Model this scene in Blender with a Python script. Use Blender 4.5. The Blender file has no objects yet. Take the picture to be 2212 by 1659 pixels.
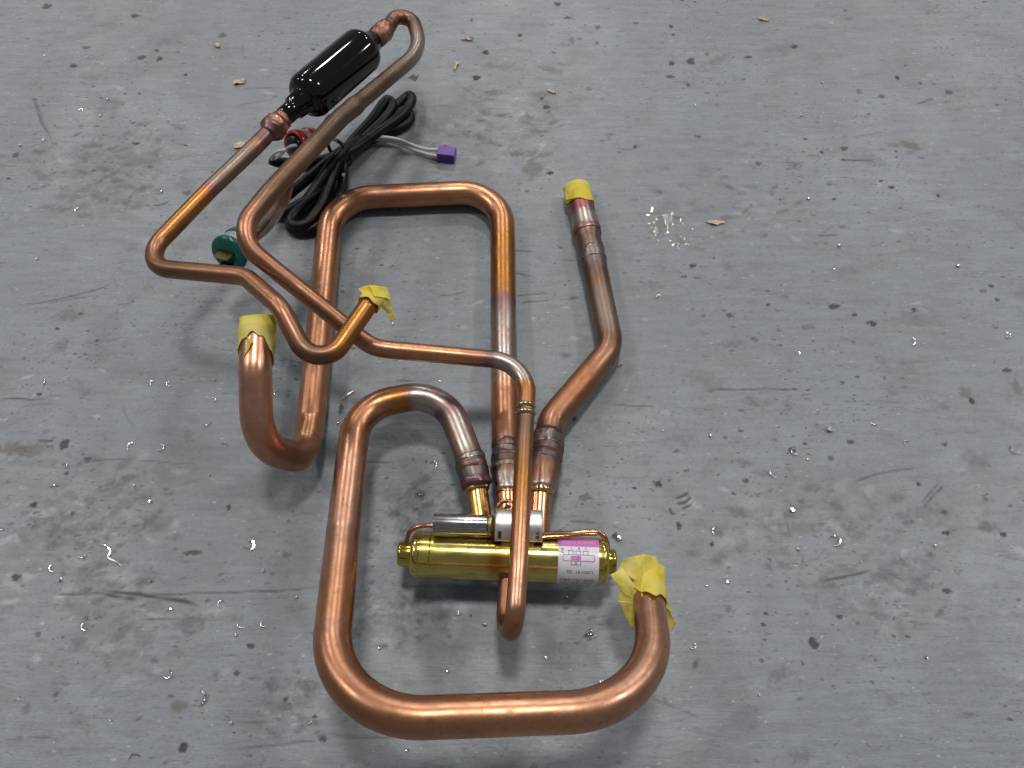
import bpy, bmesh, math, random
import numpy as np
from mathutils import Vector, Matrix, noise

random.seed(7)
rng = np.random.default_rng(11)
scene = bpy.context.scene
col = scene.collection

# ------------------------------------------------------------------ camera
CAM_H = 0.56
PITCH = math.radians(62.0)
FPX = 1701.0                      # focal length in pixels of a 2212 px wide picture
CX, CY = 1106.0, 829.5
cam_loc = Vector((0.0, -CAM_H / math.tan(PITCH), CAM_H))
cam_d = bpy.data.cameras.new('camera')
cam_d.sensor_width = 36.0
cam_d.lens = 36.0 * FPX / 2212.0
cam_d.clip_start = 0.01
cam_d.clip_end = 100.0
cam = bpy.data.objects.new('camera', cam_d)
cam.location = cam_loc
cam.rotation_euler = (math.pi / 2 - PITCH, 0, 0)
col.objects.link(cam)
scene.camera = cam
scene.render.resolution_x = 1024
scene.render.resolution_y = 768

# ------------------------------------------------------------------ world and lamps
world = bpy.data.worlds.new('World')
scene.world = world
world.use_nodes = True
bg = world.node_tree.nodes['Background']
bg.inputs['Color'].default_value = (0.95, 0.97, 1.0, 1)
bg.inputs['Strength'].default_value = 0.155

LAMP_H = 4.6
for (lx, ly, w) in ((0.1, 1.0, 64), (-3.6, 1.0, 64), (3.7, 1.1, 64), (0.0, 4.8, 64), (-3.6, 4.9, 64), (3.7, 5.0, 64),
                    (0.1, 8.6, 64), (-3.6, 8.6, 64), (3.7, 8.6, 64), (-7.3, 3.0, 64), (7.4, 3.0, 64)):
    ld = bpy.data.lights.new('ceiling_lamp', 'AREA')
    ld.shape = 'RECTANGLE'
    ld.size = 0.55
    ld.size_y = 0.55
    ld.energy = w
    ld.color = (1.0, 0.985, 0.96)
    lo = bpy.data.objects.new('ceiling_lamp', ld)
    lo.location = (lx, ly, LAMP_H)
    col.objects.link(lo)

vs = scene.view_settings
vs.view_transform = 'Standard'
vs.look = 'None'
vs.exposure = 0.0
vs.gamma = 1.0
scene.cycles.use_denoising = True
scene.cycles.max_bounces = 8
scene.cycles.glossy_bounces = 5
scene.cycles.transmission_bounces = 6
scene.cycles.caustics_reflective = False
scene.cycles.caustics_refractive = False
scene.cycles.sample_clamp_indirect = 4.0

# ------------------------------------------------------------------ pixel -> place
_c, _s = math.cos(PITCH), math.sin(PITCH)
FWD = Vector((0, _c, -_s)); UPV = Vector((0, _s, _c)); RGT = Vector((1, 0, 0))


def at(u, v, z=0.0):
    """place at height z (metres) that lies on the sight line through pixel u, v"""
    d = FWD + RGT * ((u - CX) / FPX) - UPV * ((v - CY) / FPX)
    t = (z - CAM_H) / d.z
    return cam_loc + d * t


def mm(u, v, z):
    return at(u, v, z * 0.001)


# ------------------------------------------------------------------ object helpers
def tag(o, label=None, cat=None, group=None, kind=None):
    if label: o['label'] = label
    if cat: o['category'] = cat
    if group: o['group'] = group
    if kind: o['kind'] = kind
    return o


def link(name, me, mat=None, parent=None, smooth=True):
    o = bpy.data.objects.new(name, me)
    col.objects.link(o)
    if mat is not None and not me.materials:
        me.materials.append(mat)
    if smooth:
        me.polygons.foreach_set('use_smooth', [True] * len(me.polygons))
    if parent is not None:
        o.parent = parent
        o.matrix_parent_inverse = Matrix.Translation(-parent.matrix_world.translation) if parent.type == 'EMPTY' else Matrix()
    return o


ROOTS = {}


def mesh_obj(name, verts, faces, mat, parent=None, smooth=True, cols=None):
    """all coordinates are world coordinates; children keep them through the parent inverse"""
    me = bpy.data.meshes.new(name)
    me.from_pydata([tuple(v) for v in verts], [], faces)
    me.update()
    if cols is not None:
        a = me.attributes.new('tint', 'FLOAT_COLOR', 'POINT')
        a.data.foreach_set('color', np.asarray(cols, dtype=np.float32).ravel())
    o = bpy.data.objects.new(name, me)
    col.objects.link(o)
    me.materials.append(mat)
    if smooth:
        me.polygons.foreach_set('use_smooth', np.ones(len(me.polygons), dtype=bool))
    if parent is not None:
        o.parent = parent
        o.matrix_parent_inverse = ROOTS[parent.name]
        ROOTS[o.name] = Matrix()
    return o


def root_empty(name, loc):
    o = bpy.data.objects.new(name, None)
    o.location = loc
    o.empty_display_size = 0.02
    col.objects.link(o)
    ROOTS[o.name] = Matrix.Translation(-Vector(loc))
    return o


# ------------------------------------------------------------------ material helpers
class NT:
    def __init__(self, name):
        self.m = bpy.data.materials.new(name)
        self.m.use_nodes = True
        self.t = self.m.node_tree
        self.b = self.t.nodes['Principled BSDF']

    def n(self, kind, **kw):
        x = self.t.nodes.new(kind)
        for k, v in kw.items():
            if k in x.inputs.keys() if hasattr(x.inputs, 'keys') else False:
                x.inputs[k].default_value = v
            else:
                setattr(x, k, v)
        return x

    def l(self, a, b):
        self.t.links.new(a, b)

    def coords(self, scale=(1, 1, 1)):
        tc = self.n('ShaderNodeTexCoord')
        mp = self.n('ShaderNodeMapping')
        mp.inputs['Scale'].default_value = scale
        self.l(tc.outputs['Object'], mp.inputs['Vector'])
        return mp.outputs['Vector']

    def noise(self, vec, scale, detail=3.0, rough=0.5):
        x = self.n('ShaderNodeTexNoise')
        x.inputs['Scale'].default_value = scale
        x.inputs['Detail'].default_value = detail
        x.inputs['Roughness'].default_value = rough
        self.l(vec, x.inputs['Vector'])
        return x.outputs['Fac']

    def ramp(self, fac, stops):
        x = self.n('ShaderNodeValToRGB')
        el = x.color_ramp.elements
        while len(el) < len(stops): el.new(0.5)
        for e, (p, c) in zip(el, stops):
            e.position = p
            e.color = c if len(c) == 4 else (*c, 1)
        self.l(fac, x.inputs['Fac'])
        return x.outputs['Color']

    def mix(self, fac, a, b, mode='MIX'):
        x = self.n('ShaderNodeMix', data_type='RGBA', blend_type=mode)
        for sock, val in ((x.inputs['Factor'], fac), (x.inputs['A'] if False else x.inputs[6], a), (x.inputs[7], b)):
            if hasattr(val, 'is_linked') or hasattr(val, 'links'):
                self.l(val, sock)
            elif isinstance(val, (int, float)):
                sock.default_value = val
            else:
                sock.default_value = val if len(val) == 4 else (*val, 1)
        return x.outputs[2]

    def math(self, op, a, b=0.0, clamp=False):
        x = self.n('ShaderNodeMath', operation=op, use_clamp=clamp)
        for i, val in enumerate((a, b)):
            if hasattr(val, 'links'): self.l(val, x.inputs[i])
            else: x.inputs[i].default_value = val
        return x.outputs[0]

    def maprange(self, v, a, b, c, d):
        x = self.n('ShaderNodeMapRange')
        self.l(v, x.inputs[0])
        for i, k in enumerate((a, b, c, d)): x.inputs[i + 1].default_value = k
        return x.outputs[0]

    def bump(self, h, strength, dist=0.001, prev=None):
        x = self.n('ShaderNodeBump')
        x.inputs['Strength'].default_value = strength
        x.inputs['Distance'].default_value = dist
        self.l(h, x.inputs['Height'])
        if prev is not None: self.l(prev, x.inputs['Normal'])
        return x.outputs['Normal']


def g(v): return (v, v, v, 1)


def simple_mat(name, color, rough=0.4, metal=0.0, var=0.15, nscale=120, bump=0.0, **kw):
    t = NT(name)
    v = t.coords()
    n = t.noise(v, nscale, 4, 0.6)
    c = t.mix(t.maprange(n, 0.3, 0.7, 0, 1), [x * (1 - var) for x in color], [min(1, x * (1 + var)) for x in color])
    t.l(c, t.b.inputs['Base Color'])
    t.l(t.maprange(n, 0.3, 0.7, rough * 0.8, min(1, rough * 1.2)), t.b.inputs['Roughness'])
    t.b.inputs['Metallic'].default_value = metal
    if bump: t.l(t.bump(n, bump, 0.0004), t.b.inputs['Normal'])
    for k, val in kw.items():
        t.b.inputs[k].default_value = val
    return t.m


def tinted_metal(name):
    """copper whose colour along the pipe (bare, heat tinted, scaled) is stored on the mesh; alpha of the tint = dullness"""
    t = NT(name)
    at_ = t.n('ShaderNodeAttribute', attribute_name='tint')
    v = t.coords()
    n1 = t.noise(v, 55, 4, 0.62)
    n2 = t.noise(v, 420, 3, 0.6)
    n3 = t.noise(v, 130, 5, 0.72)
    n4 = t.noise(v, 24, 3, 0.55)
    c = at_.outputs['Color']
    c = t.mix(t.maprange(n4, 0.54, 0.72, 0.0, 0.24), c, (0.42, 0.29, 0.235), 'MIX')      # greyed bloom
    c = t.mix(t.maprange(n1, 0.46, 0.72, 0.0, 0.42), c, (0.27, 0.125, 0.075), 'MIX')     # browned patches
    dark = t.maprange(n3, 0.57, 0.76, 0.0, 0.70)
    c = t.mix(dark, c, (0.13, 0.070, 0.050), 'MIX')
    c = t.mix(t.maprange(n2, 0.3, 0.7, 0.0, 0.14), c, (0.22, 0.11, 0.075), 'MIX')
    t.l(c, t.b.inputs['Base Color'])
    t.b.inputs['Metallic'].default_value = 1.0
    r = t.math('ADD', t.maprange(n1, 0.3, 0.7, 0.0, 0.10), t.maprange(n3, 0.4, 0.75, 0.0, 0.12))
    r = t.math('ADD', r, at_.outputs['Alpha'])
    t.l(r, t.b.inputs['Roughness'])
    b1 = t.bump(n1, 0.12, 0.0012)
    b2 = t.bump(n2, 0.04, 0.0003, b1)
    t.l(b2, t.b.inputs['Normal'])
    return t.m


M = {}
M['copper'] = tinted_metal('copper_metal')
M['brass'] = simple_mat('brass_metal', (0.56, 0.45, 0.085), 0.15, 1.0, 0.22, 70, 0.10)
def lacquer_material():
    t = NT('gold_lacquered_brass')
    at_ = t.n('ShaderNodeAttribute', attribute_name='tint')
    sep = t.n('ShaderNodeSeparateColor'); t.l(at_.outputs['Color'], sep.inputs[0])
    v = t.coords()
    n = t.noise(v, 70, 4, 0.6); n2 = t.noise(t.coords((0.25, 1, 1)), 260, 4, 0.65)
    c = t.mix(t.maprange(n, 0.35, 0.7, 0, 1), (0.70, 0.58, 0.17), (0.56, 0.46, 0.14))
    c = t.mix(t.maprange(n2, 0.58, 0.75, 0, 0.6), c, (0.20, 0.14, 0.03))
    c = t.mix(t.math('MULTIPLY', sep.outputs[0], 1.2, True), c, (0.45, 0.17, 0.03))
    t.l(c, t.b.inputs['Base Color'])
    t.b.inputs['Metallic'].default_value = 1.0
    t.l(t.maprange(n2, 0.4, 0.7, 0.15, 0.30), t.b.inputs['Roughness'])
    t.l(t.bump(n, 0.12, 0.0008), t.b.inputs['Normal'])
    return t.m


M['lacquer'] = lacquer_material()
M['steel'] = simple_mat('stainless_steel', (0.42, 0.40, 0.40), 0.20, 1.0, 0.12, 200, 0.05)
M['clip'] = simple_mat('polished_clip_steel', (0.95, 0.95, 0.95), 0.42, 1.0, 0.04, 200, 0.03)
M['dark_steel'] = simple_mat('dark_steel', (0.10, 0.09, 0.085), 0.35, 1.0, 0.2, 200)
M['black_paint'] = simple_mat('black_gloss_paint', (0.003, 0.003, 0.003), 0.07, 0.0, 0.3, 160, 0.05)
M['black_pvc'] = simple_mat('black_cable_jacket', (0.003, 0.003, 0.0034), 0.42, 0.0, 0.3, 200, 0.05, **{'Specular IOR Level': 0.32})
M['rubber'] = simple_mat('black_rubber', (0.010, 0.010, 0.009), 0.30, 0.0, 0.3, 300)
M['white_wire'] = simple_mat('white_wire_insulation', (0.60, 0.60, 0.60), 0.40, 0.0, 0.06, 200)
M['red'] = simple_mat('red_plastic', (0.48, 0.030, 0.036), 0.22, 0.0, 0.12, 200)
M['green'] = simple_mat('green_plastic', (0.008, 0.125, 0.092), 0.22, 0.0, 0.15, 120)
M['purple'] = simple_mat('purple_plastic', (0.13, 0.05, 0.36), 0.38, 0.0, 0.08, 200)
M['pink_plastic'] = simple_mat('pink_plastic', (0.60, 0.12, 0.16), 0.40, 0.0, 0.08, 200)
M['terminal'] = simple_mat('brass_terminal', (0.46, 0.38, 0.16), 0.34, 1.0, 0.1, 200)
M['paper'] = simple_mat('white_sticker_paper', (0.76, 0.73, 0.77), 0.35, 0.0, 0.03, 300)
M['grey_paper'] = simple_mat('grey_sticker_paper', (0.42, 0.43, 0.45), 0.4, 0.0, 0.08, 300)
M['pink_print'] = simple_mat('pink_ink', (0.60, 0.15, 0.48), 0.35, 0.0, 0.05, 300)
M['pale_print'] = simple_mat('pale_pink_ink', (0.80, 0.42, 0.70), 0.35, 0.0, 0.05, 300)
M['mauve_print'] = simple_mat('mauve_ink', (0.40, 0.16, 0.33), 0.4, 0.0, 0.08, 300)
M['black_print'] = simple_mat('grey_ink', (0.10, 0.09, 0.11), 0.4, 0.0, 0.1, 300)
M['chip'] = simple_mat('bright_metal_chip', (0.62, 0.62, 0.63), 0.26, 1.0, 0.1, 800)
M['wood'] = simple_mat('pale_wood_chip', (0.56, 0.45, 0.29), 0.7, 0.0, 0.3, 600, 0.3)


def tape_material():
    t = NT('yellow_masking_tape')
    v = t.coords()
    n = t.noise(v, 60, 4, 0.6)
    f = t.noise(v, 900, 2, 0.6)
    c = t.mix(t.maprange(n, 0.35, 0.68, 0, 1), (0.93, 0.76, 0.045), (0.95, 0.86, 0.34))
    t.l(c, t.b.inputs['Base Color'])
    t.b.inputs['Roughness'].default_value = 0.62
    t.l(t.bump(f, 0.12, 0.0003), t.b.inputs['Normal'])
    tr = t.n('ShaderNodeBsdfTranslucent')
    t.l(c, tr.inputs['Color'])
    tp = t.n('ShaderNodeBsdfTransparent')
    tp.inputs['Color'].default_value = (1.0, 0.9, 0.3, 1)
    mx = t.n('ShaderNodeMixShader'); mx.inputs[0].default_value = 0.30
    t.l(t.b.outputs[0], mx.inputs[1]); t.l(tr.outputs[0], mx.inputs[2])
    mx2 = t.n('ShaderNodeMixShader'); mx2.inputs[0].default_value = 0.10
    t.l(mx.outputs[0], mx2.inputs[1]); t.l(tp.outputs[0], mx2.inputs[2])
    t.l(mx2.outputs[0], t.t.nodes['Material Output'].inputs['Surface'])
    return t.m


M['tape'] = tape_material()


def gel_material():
    t = NT('clear_gel')
    v = t.coords()
    n = t.noise(v, 300, 3, 0.6)
    bp = t.bump(n, 0.3, 0.0006)
    gl = t.n('ShaderNodeBsdfGlossy'); gl.inputs['Roughness'].default_value = 0.05
    gl.inputs['Color'].default_value = (1, 1, 1, 1)
    t.l(bp, gl.inputs['Normal'])
    tp = t.n('ShaderNodeBsdfTransparent'); tp.inputs['Color'].default_value = (0.97, 0.98, 0.95, 1)
    fr = t.n('ShaderNodeFresnel'); fr.inputs['IOR'].default_value = 1.9
    t.l(bp, fr.inputs['Normal'])
    mx = t.n('ShaderNodeMixShader')
    ge = t.n('ShaderNodeNewGeometry')
    t.l(t.math('MULTIPLY', fr.outputs[0], t.math('SUBTRACT', 1.0, ge.outputs['Backfacing'])), mx.inputs[0]); t.l(tp.outputs[0], mx.inputs[1]); t.l(gl.outputs[0], mx.inputs[2])
    t.l(mx.outputs[0], t.t.nodes['Material Output'].inputs['Surface'])
    return t.m


M['gel'] = gel_material()


def floor_material():
    t = NT('painted_concrete_floor')
    at_ = t.n('ShaderNodeAttribute', attribute_name='marks')
    sep = t.n('ShaderNodeSeparateColor')
    t.l(at_.outputs['Color'], sep.inputs[0])
    dark_a, brown_a, light_a = sep.outputs[0], sep.outputs[1], sep.outputs[2]
    v = t.coords()
    vs_ = t.coords((1.0, 6.0, 1.0))          # grain runs left to right (trowel and drag marks)
    vs2 = t.coords((1.0, 16.0, 1.0))
    big = t.noise(v, 3.2, 4, 0.55)
    mid = t.noise(v, 18, 5, 0.62)
    blot = t.noise(v, 55, 5, 0.68)
    strk = t.noise(vs_, 26, 6, 0.68)
    fine = t.noise(v, 330, 4, 0.7)
    hair = t.noise(vs2, 55, 5, 0.74)

    def specks(scale, stretch, rmin, rmax, keep, rag, off):
        """small separate flecks of random size: cells of a Voronoi field, only some of them kept"""
        tc = t.n('ShaderNodeTexCoord')
        mp = t.n('ShaderNodeMapping')
        mp.inputs['Scale'].default_value = (1, stretch, 0)
        mp.inputs['Location'].default_value = (off, off * .7, 0)
        mp.inputs['Rotation'].default_value = (0, 0, off * 0.1)
        t.l(tc.outputs['Object'], mp.inputs['Vector'])
        nz = t.n('ShaderNodeTexNoise'); nz.inputs['Scale'].default_value = scale * 2.2; nz.inputs['Detail'].default_value = 3
        t.l(mp.outputs[0], nz.inputs['Vector'])
        vm = t.n('ShaderNodeVectorMath', operation='MULTIPLY_ADD')
        vm.inputs[1].default_value = (rag / scale,) * 3
        t.l(nz.outputs['Color'], vm.inputs[0]); t.l(mp.outputs[0], vm.inputs[2])
        vo = t.n('ShaderNodeTexVoronoi', voronoi_dimensions='2D'); vo.inputs['Scale'].default_value = scale
        t.l(vm.outputs[0], vo.inputs['Vector'])
        sc = t.n('ShaderNodeSeparateColor'); t.l(vo.outputs['Color'], sc.inputs[0])
        kept = t.math('LESS_THAN', sc.outputs[0], keep)
        rad = t.maprange(t.math('POWER', sc.outputs[1], 2.5), 0, 1, rmin, rmax)
        inside = t.math('MULTIPLY', t.math('SUBTRACT', 1.0, t.math('DIVIDE', vo.outputs['Distance'], rad)), 2.6, True)
        return t.math('MULTIPLY', t.math('MULTIPLY', inside, kept), t.maprange(sc.outputs[2], 0, 1, 0.25, 1.0))

    sp1 = specks(80, 1.6, 0.04, 0.24, 0.42, 0.55, 1.3)
    sp2 = specks(190, 1.9, 0.10, 0.36, 0.40, 0.7, 4.1)
    sp3 = specks(42, 9.0, 0.04, 0.20, 0.40, 0.35, 7.7)
    lt1 = specks(120, 2.2, 0.05, 0.22, 0.22, 0.6, 9.2)  # pale flecks painting the floor's glints into its colour
    dirty = t.maprange(t.noise(v, 6.5, 3, 0.6), 0.38, 0.64, 0.12, 1.0)
    c = t.mix(t.maprange(big, 0.35, 0.65, 0, 1), (0.226, 0.244, 0.264), (0.270, 0.290, 0.313))
    c = t.mix(t.maprange(mid, 0.42, 0.72, 0, 0.55), c, (0.200, 0.211, 0.226))
    c = t.mix(t.maprange(blot, 0.52, 0.74, 0, 0.50), c, (0.165, 0.168, 0.168))
    c = t.mix(t.maprange(strk, 0.50, 0.74, 0, 0.65), c, (0.156, 0.164, 0.178))
    c = t.mix(t.maprange(strk, 0.28, 0.46, 0.50, 0.0), c, (0.33, 0.345, 0.375))
    c = t.mix(t.maprange(hair, 0.60, 0.78, 0, 0.6), c, (0.10, 0.10, 0.10))
    c = t.mix(t.maprange(fine, 0.54, 0.76, 0, 0.45), c, (0.12, 0.12, 0.12))
    c = t.mix(t.maprange(fine, 0.22, 0.44, 0.35, 0.0), c, (0.36, 0.372, 0.39))
    c = t.mix(light_a, c, (0.42, 0.43, 0.45))
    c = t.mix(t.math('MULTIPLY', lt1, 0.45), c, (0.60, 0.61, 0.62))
    c = t.mix(brown_a, c, (0.120, 0.116, 0.100))
    dk = t.math('MULTIPLY', t.math('MAXIMUM', t.math('MULTIPLY', sp1, 1.0), t.math('MAXIMUM', t.math('MULTIPLY', sp2, 0.7), t.math('MULTIPLY', sp3, 0.7))), dirty)
    dk = t.math('MAXIMUM', dk, dark_a)
    c = t.mix(dk, c, (0.030, 0.030, 0.029))
    t.l(c, t.b.inputs['Base Color'])
    r = t.math('ADD', t.maprange(mid, 0.3, 0.7, 0.32, 0.48), t.math('MULTIPLY', dk, 0.25))
    r = t.math('SUBTRACT', r, t.math('MULTIPLY', light_a, 0.12))
    t.l(r, t.b.inputs['Roughness'])
    h = t.math('ADD', t.math('MULTIPLY', mid, 0.00038), t.math('MULTIPLY', strk, 0.00045))
    h = t.math('ADD', h, t.math('MULTIPLY', fine, 0.00019))
    h = t.math('SUBTRACT', h, t.math('MULTIPLY', dark_a, 0.00035))
    t.l(t.bump(h, 1.0, 1.0), t.b.inputs['Normal'])
    return t.m


M['floor'] = floor_material()

# ------------------------------------------------------------------ floor: one sheet, fine where the camera looks, with its marks
x0, x1, y0, y1 = -0.56, 0.56, -0.36, 0.62
NXf, NYf = 980, 860
xs = np.concatenate([np.linspace(-6, x0, 12)[:-1], np.linspace(x0, x1, NXf), np.linspace(x1, 6, 12)[1:]])
ys = np.concatenate([np.linspace(-6, y0, 12)[:-1], np.linspace(y0, y1, NYf), np.linspace(y1, 8, 12)[1:]])
FX, FY = np.meshgrid(xs, ys)
marks = np.zeros((len(ys), len(xs), 4), dtype=np.float32)
marks[..., 3] = 1


def window(cx, cy, r):
    i0, i1 = np.searchsorted(xs, [cx - r, cx + r]); j0, j1 = np.searchsorted(ys, [cy - r, cy + r])
    return slice(j0, j1), slice(i0, i1)


_nx = rng.random((64, 64))


def wob(x, y, s, seed):
    """cheap smooth value noise for ragged mark edges"""
    X = x * s + seed * 7.31; Y = y * s + seed * 3.77
    xi = np.floor(X).astype(int); yi = np.floor(Y).astype(int)
    fx = X - xi; fy = Y - yi
    fx = fx * fx * (3 - 2 * fx); fy = fy * fy * (3 - 2 * fy)
    a = _nx[xi % 64, yi % 64]; b = _nx[(xi + 1) % 64, yi % 64]; c = _nx[xi % 64, (yi + 1) % 64]; d = _nx[(xi + 1) % 64, (yi + 1) % 64]
    return (a * (1 - fx) + b * fx) * (1 - fy) + (c * (1 - fx) + d * fx) * fy - 0.5


def blob(cx, cy, rx, ry, ang=0.0, amt=0.8, ch=0, ragged=0.6, soft=0.45, hole=0.0):
    R = max(rx, ry) * 1.7
    w = window(cx, cy, R)
    X = FX[w] - cx; Y = FY[w] - cy
    if X.size == 0: return
    ca, sa = math.cos(ang), math.sin(ang)
    d = np.sqrt(((X * ca + Y * sa) / rx) ** 2 + ((-X * sa + Y * ca) / ry) ** 2)
    sd = rng.random() * 50
    d = d + ragged * wob(FX[w], FY[w], 1.6 / max(min(rx, ry), 0.0012), sd) + 0.3 * ragged * wob(FX[w], FY[w], 700, sd)
    f = np.clip((1 + soft - d) / (2 * soft), 0, 1)
    if hole: f = f * np.clip((d - hole) / 0.35, 0.25, 1)
    m = marks[w]
    m[..., ch] = np.maximum(m[..., ch], f * amt)


def stroke(p, q, wd, amt=0.7, ch=0, bow=0.0, broken=0.5):
    (ax, ay), (bx, by) = p, q
    L = math.hypot(bx - ax, by - ay)
    cx, cy = (ax + bx) / 2, (ay + by) / 2
    w = window(cx, cy, L / 2 + wd * 3)
    X = FX[w] - ax; Y = FY[w] - ay
    if X.size == 0: return
    tx, ty = (bx - ax) / L, (by - ay) / L
    s = (X * tx + Y * ty) / L
    sd = rng.random() * 50
    n = -X * ty + Y * tx + bow * 4 * s * (1 - s) + wob(FX[w], FY[w], 90, sd) * wd * 1.5
    f = np.clip(1.2 - np.abs(n) / wd, 0, 1) * np.clip(np.minimum(s, 1 - s) * 6, 0, 1)
    f = f * np.clip(1 - broken + 2 * broken * (wob(FX[w], FY[w], 160, sd + 3) + 0.5), 0, 1)
    m = marks[w]
    m[..., ch] = np.maximum(m[..., ch], f * amt)


def pxblob(u, v, ru, rv, amt=0.8, ch=0, ang=0.0, **k):
    p = at(u, v); q = at(u + ru, v); r_ = at(u, v - rv)
    blob(p.x, p.y, abs(q.x - p.x), abs(r_.y - p.y), ang, amt, ch, **k)


def pxstroke(a, b, w, amt=0.7, ch=0, bow=0.0, broken=0.5):
    p, q = at(*a), at(*b)
    stroke((p.x, p.y), (q.x, q.y), w * 0.001, amt, ch, bow * 0.001, broken)


# random small marks first: pits, smears, hairline scratches
for i in range(500):
    x = rng.uniform(x0, x1); y = rng.uniform(y0, y1)
    s = 0.0005 + 0.0015 * rng.random() ** 3
    el = rng.uniform(1.0, 2.6)
    blob(x, y, s * el, s, rng.normal(0.1, 0.5), rng.uniform(0.06, 0.30) if rng.random() < .9 else 0.6, 0, 0.9, 0.7)
for i in range(420):
    x = rng.uniform(x0, x1); y = rng.uniform(y0, y1)
    s = 0.002 + 0.005 * rng.random() ** 2
    blob(x, y, s * rng.uniform(1, 2.8), s, rng.normal(0.0, 0.5), rng.uniform(0.08, 0.34), 0 if rng.random() < .5 else 1, 1.5, 0.7)
for i in range(330):
    x = rng.uniform(x0, x1); y = rng.uniform(y0, y1)
    L = 0.006 + 0.05 * rng.random() ** 3
    a = rng.normal(0.03, 0.10) if rng.random() < .72 else rng.uniform(-1.4, 1.4)
    stroke((x, y), (x + L * math.cos(a), y + L * math.sin(a)), rng.uniform(0.0005, 0.0009), rng.uniform(0.10, 0.40), 0, rng.normal(0, 0.001), 0.8)
for i in range(350):
    x = rng.uniform(x0, x1); y = rng.uniform(y0, y1)
    s = 0.0005 + 0.0014 * rng.random() ** 2
    blob(x, y, s * rng.uniform(1, 4), s, rng.normal(0.0, 0.3), rng.uniform(0.2, 0.7), 2, 0.9, 0.6)
for i in range(60):
    x = rng.uniform(x0, x1); y = rng.uniform(y0, y1)
    s = rng.uniform(0.002, 0.0045)
    blob(x, y, s * 1.1, s, 0, rng.uniform(0.12, 0.35), 0, 0.7, 0.3, hole=0.55)
# scuffed, dirtier areas
for (u, v, n, sp) in ((230, 380, 260, 90), (200, 1130, 200, 110), (930, 1130, 120, 70), (830, 1330, 120, 70), (1110, 250, 110, 90),
                      (1620, 430, 90, 100), (1700, 1150, 120, 120), (1950, 1230, 90, 110), (280, 1350, 110, 130), (620, 1530, 60, 70), (960, 300, 60, 60)):
    for i in range(n):
        p = at(u + rng.normal(0, sp), v + rng.normal(0, sp * 0.6))
        s = 0.0008 + 0.003 * rng.random() ** 2
        blob(p.x, p.y, s * rng.uniform(1, 3), s, rng.normal(0.1, 0.5), rng.uniform(0.12, 0.5), 0 if rng.random() < .55 else (1 if rng.random() < .5 else 2), 1.2, 0.6)

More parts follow.
